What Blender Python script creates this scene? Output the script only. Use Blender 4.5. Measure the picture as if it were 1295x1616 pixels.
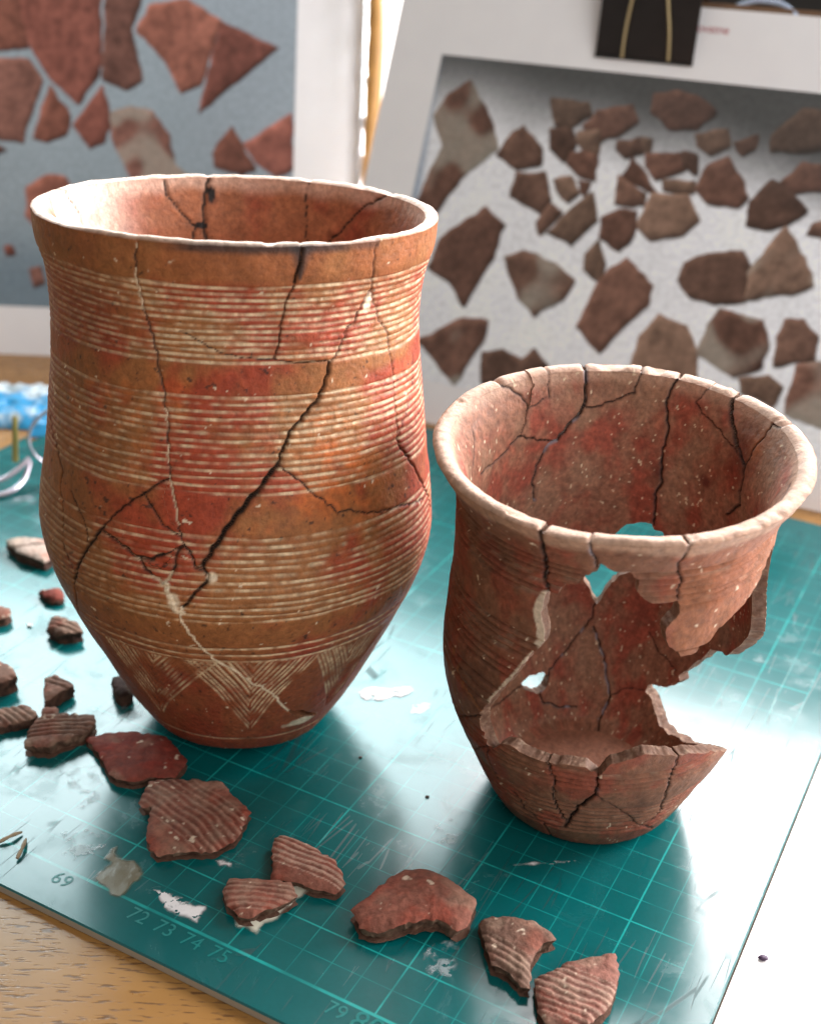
import bpy, math, random
import numpy as np
from mathutils import Matrix, Vector

# ------------------------------------------------------------------ camera, light, exposure
CM = 0.01
scene = bpy.context.scene
for o in list(bpy.data.objects):
    bpy.data.objects.remove(o, do_unlink=True)

RW = ((0.9993, 0.0176, 0.0338), (0.0381, -0.4609, -0.8866), (0.0, 0.8873, -0.4612))   # right, down, forward
cam_data = bpy.data.cameras.new("camera")
cam = bpy.data.objects.new("camera", cam_data)
scene.collection.objects.link(cam)
m = Matrix.Identity(4)
for r in range(3):
    m[r][0] = RW[0][r]; m[r][1] = -RW[1][r]; m[r][2] = -RW[2][r]
m[2][3] = 28.737 * CM
cam.matrix_world = m
cam_data.sensor_fit = 'VERTICAL'
cam_data.sensor_height = 24.0
cam_data.lens = 1993.0 / 1616.0 * 24.0
cam_data.clip_start = 0.01
cam_data.clip_end = 50.0
cam_data.dof.use_dof = True
cam_data.dof.focus_distance = 0.388
cam_data.dof.aperture_fstop = 7.2
scene.camera = cam

world = bpy.data.worlds.new("World")
scene.world = world
world.use_nodes = True
bg = world.node_tree.nodes["Background"]
bg.inputs[0].default_value = (1.0, 0.93, 0.86, 1)      # the dim room behind the photographer
bg.inputs[1].default_value = 0.2

def window_pane(name, x0, x1, z0, z1, y, radiance, col, tilt=0):
    """one pane of the window behind the table, as an area lamp facing the camera side; the fill lamp reuses it"""
    l = bpy.data.lights.new(name, 'AREA')
    l.shape = 'RECTANGLE'
    l.size = (x1 - x0) * CM; l.size_y = (z1 - z0) * CM
    l.energy = radiance * math.pi * l.size * l.size_y
    l.color = col
    o = bpy.data.objects.new(name, l)
    o.location = ((x0 + x1) / 2 * CM, y * CM, (z0 + z1) / 2 * CM)
    o.rotation_euler = (math.radians(-90 + tilt), 0, 0)      # -Z of the lamp looks to -Y
    scene.collection.objects.link(o)
    return o
window_pane("window_pane", 14, 100, 38, 112, 132, 20.0, (1.0, 0.965, 0.97))
window_pane("window_pane", 14, 100, 118, 150, 132, 9.0, (1.0, 0.965, 0.97))
window_pane("window_pane", -26, 9, 4, 92, 132, 9.0, (0.80, 0.97, 1.0))
window_pane("window_pane", -100, -31, 38, 104, 132, 9.0, (0.80, 0.97, 1.0))
side = window_pane("window_pane", 0, 80, 25, 115, 80, 24.0, (1.0, 0.96, 0.97))       # the window round the corner, on the right
room = window_pane("fill_light", 0, 150, 0, 120, 0, 2.15, (1.0, 0.965, 0.93))       # added fill lamp, unseen, behind the photographer to the right
room.location = (0.85, -0.75, 1.0)
room.rotation_euler = (Vector((0.0, 0.45, 0.05)) - Vector(room.location)).to_track_quat('-Z', 'Y').to_euler()
side.location = (1.35, 0.80, 0.70); side.rotation_euler = (math.radians(90), 0, math.radians(90))

vs = scene.view_settings
vs.view_transform = 'Standard'
vs.look = 'None'
vs.exposure = 0.35
vs.gamma = 1.0
vs.use_curve_mapping = False
scene.render.engine = 'CYCLES'
scene.cycles.max_bounces = 8
scene.cycles.transparent_max_bounces = 12
scene.cycles.caustics_reflective = False
scene.cycles.caustics_refractive = False

rng = random.Random(7)
NP = np.random.RandomState(5)

# ------------------------------------------------------------------ noise and mesh helpers
def _hash(ix, iy, iz, seed):
    h = ix * np.uint32(374761393) + iy * np.uint32(668265263) + iz * np.uint32(1274126177) + np.uint32((seed * 97531) & 0xFFFFFFFF)
    h = (h ^ (h >> np.uint32(13))) * np.uint32(1274126177)
    h = (h ^ (h >> np.uint32(16))) * np.uint32(2246822519)
    return ((h ^ (h >> np.uint32(15))) & np.uint32(0xFFFF)).astype(np.float32) * np.float32(1 / 32767.5) - np.float32(1)

ROT3 = np.array(((.6533, -.5213, .5490), (.7416, .2857, -.6110), (.1616, .8060, .5700)), np.float32)
ROT2 = np.array(((.8253, -.5646), (.5646, .8253)), np.float32)
def noise(P, f=1.0, seed=0):
    """value noise in -1..1; P (...,3) or (...,2)"""
    P = np.asarray(P, dtype=np.float32)
    two = P.shape[-1] == 2
    P = P @ (ROT2 if two else ROT3)          # keep the lattice off the axes of the pots
    Q = P * np.float32(f) + np.float32(seed * 17.13 % 997.0 + 512.37)
    i = np.floor(Q); t = Q - i; t = t * t * (3 - 2 * t)
    i = i.astype(np.int32).view(np.uint32) if i.ndim else i.astype(np.int32)
    x, y = i[..., 0], i[..., 1]; one = np.uint32(1)
    tx, ty = t[..., 0], t[..., 1]
    def L(a, b, s): return a + (b - a) * s
    with np.errstate(over='ignore'):
        if two:
            z = np.zeros_like(x)
            return L(L(_hash(x, y, z, seed), _hash(x + one, y, z, seed), tx), L(_hash(x, y + one, z, seed), _hash(x + one, y + one, z, seed), tx), ty)
        z = i[..., 2]; tz = t[..., 2]
        return L(L(L(_hash(x, y, z, seed), _hash(x + one, y, z, seed), tx), L(_hash(x, y + one, z, seed), _hash(x + one, y + one, z, seed), tx), ty),
                 L(L(_hash(x, y, z + one, seed), _hash(x + one, y, z + one, seed), tx), L(_hash(x, y + one, z + one, seed), _hash(x + one, y + one, z + one, seed), tx), ty), tz)

def fbm(P, f=1.0, oct=3, seed=0):
    s = 0; a = 1.0; n = 0
    for k in range(oct):
        s = s + a * noise(P, f * 2.03 ** k, seed + k); n += a; a *= 0.55
    return s / n

def sstep(a, b, x):
    t = np.clip((x - a) / (b - a), 0, 1)
    return t * t * (3 - 2 * t)

def mix(a, b, t):
    a = np.asarray(a, float); b = np.asarray(b, float)
    t = np.asarray(t)[..., None]
    return a * (1 - t) + b * t

def mesh_np(name, V, Q, col=None, gl=None, smooth=True):
    """V (n,3) in cm, Q (m,4) quads (last index repeated = triangle not allowed)"""
    me = bpy.data.meshes.new(name)
    V = np.asarray(V, np.float32) * CM; Q = np.asarray(Q, np.int32)
    me.vertices.add(len(V)); me.vertices.foreach_set("co", V.ravel())
    me.loops.add(Q.size); me.loops.foreach_set("vertex_index", Q.ravel())
    me.polygons.add(len(Q))
    me.polygons.foreach_set("loop_start", np.arange(0, Q.size, 4, dtype=np.int32))
    me.polygons.foreach_set("loop_total", np.full(len(Q), 4, np.int32))
    me.polygons.foreach_set("use_smooth", np.full(len(Q), bool(smooth)))
    me.update(calc_edges=True)
    if col is not None:
        c = np.ones((len(V), 4), np.float32); c[:, :3] = np.clip(col, 0, 1)
        a = me.attributes.new("Col", 'FLOAT_COLOR', 'POINT'); a.data.foreach_set("color", c.ravel())
    if gl is not None:
        a = me.attributes.new("gloss", 'FLOAT', 'POINT'); a.data.foreach_set("value", np.asarray(gl, np.float32))
    return me

def link(name, me, mat=None, parent=None, label=None, cat=None, group=None, kind=None, loc=None):
    o = bpy.data.objects.new(name, me)
    scene.collection.objects.link(o)
    if mat is not None and me is not None:
        o.data.materials.append(mat)
    if parent is not None:
        o.parent = parent
    if loc is not None:
        o.location = [c * CM for c in loc]
    if label: o["label"] = label
    if cat: o["category"] = cat
    if group: o["group"] = group
    if kind: o["kind"] = kind
    return o

def box_quads(x0, x1, y0, y1, z0, z1):
    V = [(x, y, z) for z in (z0, z1) for y in (y0, y1) for x in (x0, x1)]
    return V, [(0, 2, 3, 1), (4, 5, 7, 6), (0, 1, 5, 4), (2, 6, 7, 3), (0, 4, 6, 2), (1, 3, 7, 5)]

def tube(path, rad, n=10, cap=True):
    """round tube along a polyline (cm); rad scalar or per point"""
    P = [Vector(p) for p in path]; V = []; Q = []
    rad = [rad] * len(P) if not hasattr(rad, '__len__') else rad
    prev = None
    for i, p in enumerate(P):
        d = (P[min(i + 1, len(P) - 1)] - P[max(i - 1, 0)]).normalized()
        ref = prev if prev is not None else (Vector((0, 0, 1)) if abs(d.z) < .9 else Vector((1, 0, 0)))
        s = d.cross(ref)
        if s.length < 1e-6: s = d.cross(Vector((0, 1, 0)))
        s.normalize(); u = s.cross(d).normalized(); prev = u
        for k in range(n):
            a = 2 * math.pi * k / n
            V.append(tuple(p + (s * math.cos(a) + u * math.sin(a)) * rad[i]))
    for i in range(len(P) - 1):
        for k in range(n):
            Q.append((i * n + k, i * n + (k + 1) % n, (i + 1) * n + (k + 1) % n, (i + 1) * n + k))
    return V, Q

def spline(pts, n=8):
    """Catmull-Rom through the points"""
    pts = [np.array(p, float) for p in pts]; out = []
    for i in range(len(pts) - 1):
        a = pts[max(i - 1, 0)]; b = pts[i]; c = pts[i + 1]; d = pts[min(i + 2, len(pts) - 1)]
        for k in range(n):
            t = k / n
            out.append(.5 * ((2 * b) + (c - a) * t + (2 * a - 5 * b + 4 * c - d) * t * t + (3 * b - a - 3 * c + d) * t ** 3))
    out.append(pts[-1])
    return out

# ------------------------------------------------------------------ materials
def new_mat(name):
    mt = bpy.data.materials.new(name); mt.use_nodes = True
    nt = mt.node_tree; b = nt.nodes["Principled BSDF"]
    return mt, nt, b

def N(nt, kind, **kw):
    n = nt.nodes.new(kind)
    for k, v in kw.items():
        if k.startswith('i_'):
            n.inputs[int(k[2:])].default_value = v
        else:
            setattr(n, k, v)
    return n

def mathn(nt, op, a, b=None, c=None):
    n = nt.nodes.new('ShaderNodeMath'); n.operation = op
    for i, v in enumerate((a, b, c)):
        if v is None: continue
        if isinstance(v, (int, float)): n.inputs[i].default_value = v
        else: nt.links.new(v, n.inputs[i])
    return n.outputs[0]

def mixc(nt, fac, a, b, blend='MIX'):
    n = nt.nodes.new('ShaderNodeMix'); n.data_type = 'RGBA'; n.blend_type = blend
    for s, v in ((n.inputs[0], fac), (n.inputs[6], a), (n.inputs[7], b)):
        if isinstance(v, (int, float)): s.default_value = v
        elif isinstance(v, tuple): s.default_value = v if len(v) == 4 else v + (1,)
        else: nt.links.new(v, s)
    return n.outputs[2]

def ramp(nt, v, a, b):
    n = nt.nodes.new('ShaderNodeMapRange'); n.interpolation_type = 'SMOOTHSTEP'
    nt.links.new(v, n.inputs[0]); n.inputs[1].default_value = a; n.inputs[2].default_value = b
    return n.outputs[0]

def clay_material(name, rough=0.62, bump=0.35, spec=0.4):
    mt, nt, b = new_mat(name)
    at = N(nt, 'ShaderNodeAttribute', attribute_name="Col")
    gl = N(nt, 'ShaderNodeAttribute', attribute_name="gloss")
    tc = N(nt, 'ShaderNodeTexCoord')
    n1 = N(nt, 'ShaderNodeTexNoise'); n1.inputs['Scale'].default_value = 520; n1.inputs['Detail'].default_value = 6; n1.inputs['Roughness'].default_value = .7
    n2 = N(nt, 'ShaderNodeTexNoise'); n2.inputs['Scale'].default_value = 260; n2.inputs['Detail'].default_value = 5
    nt.links.new(tc.outputs['Object'], n1.inputs[0]); nt.links.new(tc.outputs['Object'], n2.inputs[0])
    f = mathn(nt, 'MULTIPLY_ADD', n1.outputs[0], 1.5, 0.25)
    grey = N(nt, 'ShaderNodeCombineColor')
    for i in range(3): nt.links.new(f, grey.inputs[i])
    col = mixc(nt, 1.0, at.outputs['Color'], grey.outputs[0], 'MULTIPLY')
    nt.links.new(col, b.inputs['Base Color'])
    r = mathn(nt, 'MULTIPLY_ADD', n2.outputs[0], 0.35, rough - .17)
    r = mathn(nt, 'SUBTRACT', r, mathn(nt, 'MULTIPLY', gl.outputs['Fac'], 0.5))
    r = mathn(nt, 'MAXIMUM', r, 0.12)
    nt.links.new(r, b.inputs['Roughness'])
    b.inputs['Specular IOR Level'].default_value = spec
    bp = N(nt, 'ShaderNodeBump'); bp.inputs['Strength'].default_value = bump; bp.inputs['Distance'].default_value = 0.0006
    nt.links.new(mathn(nt, 'ADD', n1.outputs[0], mathn(nt, 'MULTIPLY', n2.outputs[0], 1.5)), bp.inputs['Height'])
    nt.links.new(bp.outputs[0], b.inputs['Normal'])
    return mt

def plain_material(name, col, rough=0.5, spec=0.5, noise_scale=0, noise_amt=0.0, bump=0.0, metallic=0.0):
    mt, nt, b = new_mat(name)
    b.inputs['Base Color'].default_value = col + (1,)
    b.inputs['Roughness'].default_value = rough
    b.inputs['Specular IOR Level'].default_value = spec
    b.inputs['Metallic'].default_value = metallic
    if noise_scale:
        tc = N(nt, 'ShaderNodeTexCoord'); n1 = N(nt, 'ShaderNodeTexNoise')
        n1.inputs['Scale'].default_value = noise_scale; n1.inputs['Detail'].default_value = 5
        nt.links.new(tc.outputs['Object'], n1.inputs[0])
        d = tuple(c * (1 - noise_amt) for c in col); l = tuple(min(1, c * (1 + noise_amt)) for c in col)
        nt.links.new(mixc(nt, n1.outputs[0], d, l), b.inputs['Base Color'])
        if bump:
            bp = N(nt, 'ShaderNodeBump'); bp.inputs['Strength'].default_value = bump; bp.inputs['Distance'].default_value = 0.0008
            nt.links.new(n1.outputs[0], bp.inputs['Height']); nt.links.new(bp.outputs[0], b.inputs['Normal'])
    return mt

def attr_material(name, rough, spec=0.4, fine=0, fine_amt=.2, bump=0):
    mt, nt, b = new_mat(name)
    at = N(nt, 'ShaderNodeAttribute', attribute_name="Col")
    b.inputs['Roughness'].default_value = rough; b.inputs['Specular IOR Level'].default_value = spec
    out = at.outputs['Color']
    if fine:
        tc = N(nt, 'ShaderNodeTexCoord'); n1 = N(nt, 'ShaderNodeTexNoise'); n1.inputs['Scale'].default_value = fine
        nt.links.new(tc.outputs['Object'], n1.inputs[0])
        f = mathn(nt, 'MULTIPLY_ADD', n1.outputs[0], 2 * fine_amt, 1 - fine_amt)
        g = N(nt, 'ShaderNodeCombineColor')
        for i in range(3): nt.links.new(f, g.inputs[i])
        out = mixc(nt, 1.0, out, g.outputs[0], 'MULTIPLY')
        if bump:
            bp = N(nt, 'ShaderNodeBump'); bp.inputs['Strength'].default_value = bump; bp.inputs['Distance'].default_value = .0005
            nt.links.new(n1.outputs[0], bp.inputs['Height']); nt.links.new(bp.outputs[0], b.inputs['Normal'])
    nt.links.new(out, b.inputs['Base Color'])
    return mt

M_CLAY = clay_material("fired_clay", rough=.66, bump=.45, spec=.25)
M_SHERD = clay_material("sherd_clay", rough=0.8, bump=0.6, spec=0.25)

# ------------------------------------------------------------------ measured data (cm, degrees)
LCR = [(0.05, 'm', [(-107.9, 18.49),(-108.7, 18.13),(-109.1, 17.56),(-109.2, 16.97),(-108.1, 16.35),(-106.6, 15.79),(-105.4, 15.17),(-103.6, 14.28),(-102.3, 13.41),(-101.9, 12.55),(-101.2, 11.91),(-101.2, 11.6),(-99.8, 11.08),(-98.8, 10.49),(-97.8, 9.79),(-96.6, 9.59)]),
 (0.1, 'd', [(-66.2, 18.51),(-66.6, 18.01),(-67.7, 17.55)]),
 (0.05, 'r', [(-67.7, 17.55),(-69.3, 17.04),(-70.4, 16.6),(-71.1, 15.96),(-72.4, 15.25)]),
 (0.04, 'd', [(-98.5, 16.0),(-94.5, 15.86),(-90.7, 15.62),(-85.9, 15.42),(-77.8, 15.26),(-72.4, 15.23),(-66.2, 15.12),(-57.8, 15.11),(-56.0, 15.08)]),
 (0.06, 'r', [(-44.2, 18.45),(-44.4, 17.93),(-43.2, 17.13),(-45.8, 16.62),(-47.8, 16.23),(-50.8, 15.91),(-52.8, 15.34),(-56.0, 15.08)]),
 (0.1, 'd', [(-56.0, 15.08),(-56.6, 14.74),(-57.9, 14.4),(-60.5, 13.9),(-64.1, 13.53),(-68.3, 13.05),(-69.9, 12.7),(-71.6, 12.12)]),
 (0.2, 'd', [(-71.6, 12.12),(-74.6, 11.71),(-79.2, 11.19),(-82.8, 10.65),(-86.9, 9.99),(-88.5, 9.69),(-92.0, 9.0)]),
 (0.12, 'd', [(-92.0, 9.0),(-90.5, 8.71),(-90.8, 8.54),(-93.6, 8.15),(-97.4, 7.61)]),
 (0.05, 'r', [(-43.2, 17.13),(-42.2, 16.92),(-38.3, 16.19),(-33.0, 15.54),(-30.8, 14.52),(-30.2, 13.76),(-29.2, 12.54),(-29.7, 12.17)]),
 (0.05, 'r', [(-14.8, 14.4),(-15.7, 13.68),(-20.3, 13.1),(-26.8, 12.47),(-29.7, 12.17)]),
 (0.1, 'd', [(-29.7, 12.17),(-28.2, 11.8),(-23.0, 11.24),(-19.7, 10.79),(-13.4, 9.99),(-7.1, 9.29),(-5.5, 8.79)]),
 (0.06, 'd', [(-71.6, 12.12),(-65.7, 11.58),(-62.5, 11.16),(-59.0, 10.87),(-55.0, 10.43),(-50.6, 10.42),(-43.8, 10.12),(-36.6, 10.02),(-26.8, 9.85),(-14.9, 9.56)]),
 (0.09, 'd', [(-101.2, 11.6),(-104.8, 11.43),(-108.6, 11.03),(-113.5, 10.6),(-117.7, 10.18),(-121.4, 9.66)]),
 (0.16, 'd', [(-121.4, 9.66),(-126.4, 8.92),(-131.7, 7.98),(-134.6, 7.41)]),
 (0.08, 'd', [(-134.6, 7.41),(-137.5, 6.5),(-142.4, 5.75)]),
 (0.07, 'd', [(-156.6, 12.17),(-151.8, 11.76),(-146.5, 11.26),(-140.8, 10.82),(-142.1, 10.4)]),
 (0.05, 'd', [(-142.1, 10.4),(-139.0, 9.68),(-138.2, 8.5),(-133.6, 7.74)]),
 (0.05, 'd', [(-135.7, 10.42),(-133.4, 10.2),(-129.6, 9.82),(-127.4, 9.49),(-126.4, 8.92)]),
 (0.06, 'd', [(-108.6, 11.03),(-105.8, 10.57),(-102.7, 10.14),(-97.8, 9.85)]),
 (0.07, 'd', [(-121.3, 9.53),(-115.9, 9.37),(-112.8, 9.14),(-109.7, 9.02)]),
 (0.12, 'd', [(-109.7, 9.02),(-105.8, 9.04),(-102.4, 9.23)]),
 (0.06, 'd', [(-102.4, 9.23),(-98.8, 9.48),(-96.6, 9.59)]),
 (0.08, 'm', [(-109.7, 9.02),(-107.4, 8.71),(-104.6, 8.5),(-102.4, 8.35),(-100.5, 8.49),(-99.3, 8.91),(-98.5, 9.42),(-97.3, 9.58)]),
 (0.2, 'w', [(-102.4, 8.35),(-101.3, 8.31),(-100.5, 7.77),(-99.2, 7.44),(-97.5, 7.39)]),
 (0.07, 'd', [(-96.6, 9.59),(-95.6, 9.45),(-93.6, 8.98),(-92.0, 8.88)]),
 (0.09, 'w', [(-97.4, 7.61),(-98.1, 7.06),(-96.1, 6.55),(-92.8, 5.89),(-89.8, 5.35),(-83.9, 4.9),(-78.0, 4.25),(-75.0, 4.02),(-69.3, 3.43),(-66.2, 3.02),(-61.7, 2.5)]),
 (0.09, 'd', [(123.5, 18.48),(123.5, 18.09),(121.0, 17.69),(117.1, 17.21),(113.8, 16.9),(115.9, 16.34)]),
 (0.16, 'd', [(107.8, 18.5),(109.2, 18.06),(110.6, 17.59),(110.6, 16.94),(110.2, 16.32)]),
 (0.07, 'd', [(73.0, 18.54),(73.6, 18.03),(71.9, 17.03),(71.4, 16.43)]),
 (0.1, 'd', [(40.0, 18.55),(51.1, 17.95),(57.9, 17.05),(63.9, 16.47)]),
 (0.07, 'r', [(167.4, 18.57),(164.7, 18.11),(162.5, 17.75),(162.3, 17.25)])]
RCR = [(0.12, 'd', [(-119.1, 13.52),(-119.7, 13.41),(-120.1, 12.66),(-120.5, 11.65),(-119.6, 11.1),(-118.9, 10.83)]),
 (0.09, 'g', [(-105.4, 13.52),(-104.9, 13.1),(-103.3, 12.43)]),
 (0.07, 'd', [(-78.5, 13.51),(-78.4, 13.31),(-78.3, 12.55),(-75.3, 11.79),(-75.4, 11.28)]),
 (0.07, 'm', [(-176.7, 7.61),(-168.9, 7.37),(-159.3, 6.76),(-153.6, 6.21),(-146.9, 6.11),(-141.3, 5.85),(-138.8, 5.65)]),
 (0.06, 'd', [(-173.3, 5.02),(-168.6, 4.4),(-166.2, 3.92),(-141.4, 5.67),(-138.5, 5.53)]),
 (0.06, 'd', [(-163.1, 3.05),(-154.1, 3.18),(-141.1, 4.29),(-138.5, 4.22)]),
 (0.06, 'd', [(-141.6, 4.16),(-141.0, 2.63),(-130.1, 2.39),(-127.5, 1.72),(-118.3, 1.23),(-116.0, 0.44),(-116.2, -0.09)]),
 (0.13, 'g', [(-95.6, 5.18),(-95.3, 4.91),(-94.9, 3.91)]),
 (0.12, 'd', [(-94.9, 3.91),(-98.1, 3.47),(-101.7, 2.82),(-105.9, 1.51),(-107.9, 1.31),(-118.3, 1.23)]),
 (0.08, 'd', [(-94.9, 3.91),(-93.3, 3.74),(-85.2, 3.1),(-80.6, 2.69),(-71.1, 1.64),(-56.2, 0.7)]),
 (0.05, 'd', [(-116.5, 5.33),(-113.9, 5.14),(-110.9, 4.24),(-111.6, 3.16),(-105.9, 1.51)]),
 (0.06, 'd', [(-68.2, 5.87),(-67.2, 5.72),(-68.0, 5.23),(-67.8, 4.13),(-65.8, 3.14),(-61.2, 1.9),(-71.1, 1.64)]),
 (0.08, 'd', [(131.6, 13.52),(127.9, 13.39),(124.6, 13.09),(121.4, 12.75),(123.2, 12.4),(126.8, 11.9),(134.9, 11.63),(141.7, 11.4),(156.7, 11.44)]),
 (0.05, 'd', [(110.4, 13.52),(111.6, 13.19),(111.0, 12.9),(118.4, 12.7),(121.6, 12.66)]),
 (0.1, 'g', [(96.3, 13.52),(96.5, 12.7),(98.5, 12.3),(101.7, 12.0),(108.5, 11.43),(112.6, 11.29),(118.0, 10.63),(119.8, 10.03),(117.6, 9.2)]),
 (0.06, 'd', [(127.0, 11.84),(118.5, 11.59),(110.7, 11.38)]),
 (0.07, 'd', [(75.8, 13.52),(77.7, 12.94),(84.1, 12.71),(88.6, 12.56),(93.8, 12.38),(97.3, 12.48)]),
 (0.11, 'd', [(62.4, 13.52),(63.6, 13.16),(64.9, 12.85),(62.9, 12.37),(61.1, 11.92),(62.3, 11.25),(61.8, 10.58),(60.6, 10.1),(63.0, 9.52),(62.3, 8.55),(62.6, 8.25)]),
 (0.06, 'd', [(49.5, 13.52),(52.5, 13.03),(48.3, 12.83),(42.7, 12.68),(34.7, 12.41),(20.7, 11.96)]),
 (0.12, 'd', [(39.5, 13.52),(37.1, 13.09),(31.2, 12.57),(24.1, 12.13),(20.7, 11.96),(19.3, 11.51),(19.8, 11.05),(17.7, 10.73),(25.8, 10.01)]),
 (0.08, 'd', [(14.0, 13.52),(18.2, 13.49),(18.4, 12.92),(20.3, 12.54),(19.8, 12.29),(20.7, 11.96)]),
 (0.08, 'd', [(-21.5, 13.21),(-20.3, 13.23),(-25.1, 13.14),(-32.9, 13.04)]),
 (0.06, 'd', [(155.4, 13.01),(157.3, 12.62),(162.6, 12.18),(169.3, 11.65)]),
 (0.08, 'g', [(84.3, 4.57),(85.4, 4.07),(88.4, 3.65),(95.2, 3.1),(101.2, 2.6),(107.9, 2.24),(109.4, 1.78),(116.3, 1.46),(114.6, 1.13),(103.9, 0.79),(91.3, 0.75)]),
 (0.09, 'g', [(84.2, 3.72),(79.8, 3.09),(75.6, 2.42),(74.5, 2.01),(70.3, 1.34),(72.1, 0.85),(73.8, 0.28),(70.7, -0.19),(-95.2, 5.54)]),
 (0.06, 'd', [(127.6, 1.99),(133.0, 1.97),(145.1, 1.95),(163.7, 2.2)]),
 (0.05, 'd', [(70.3, 1.34),(61.3, 1.78),(51.2, 1.96)]),
 (0.05, 'd', [(57.1, 3.96),(49.5, 3.46),(37.1, 3.15)])]
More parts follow.
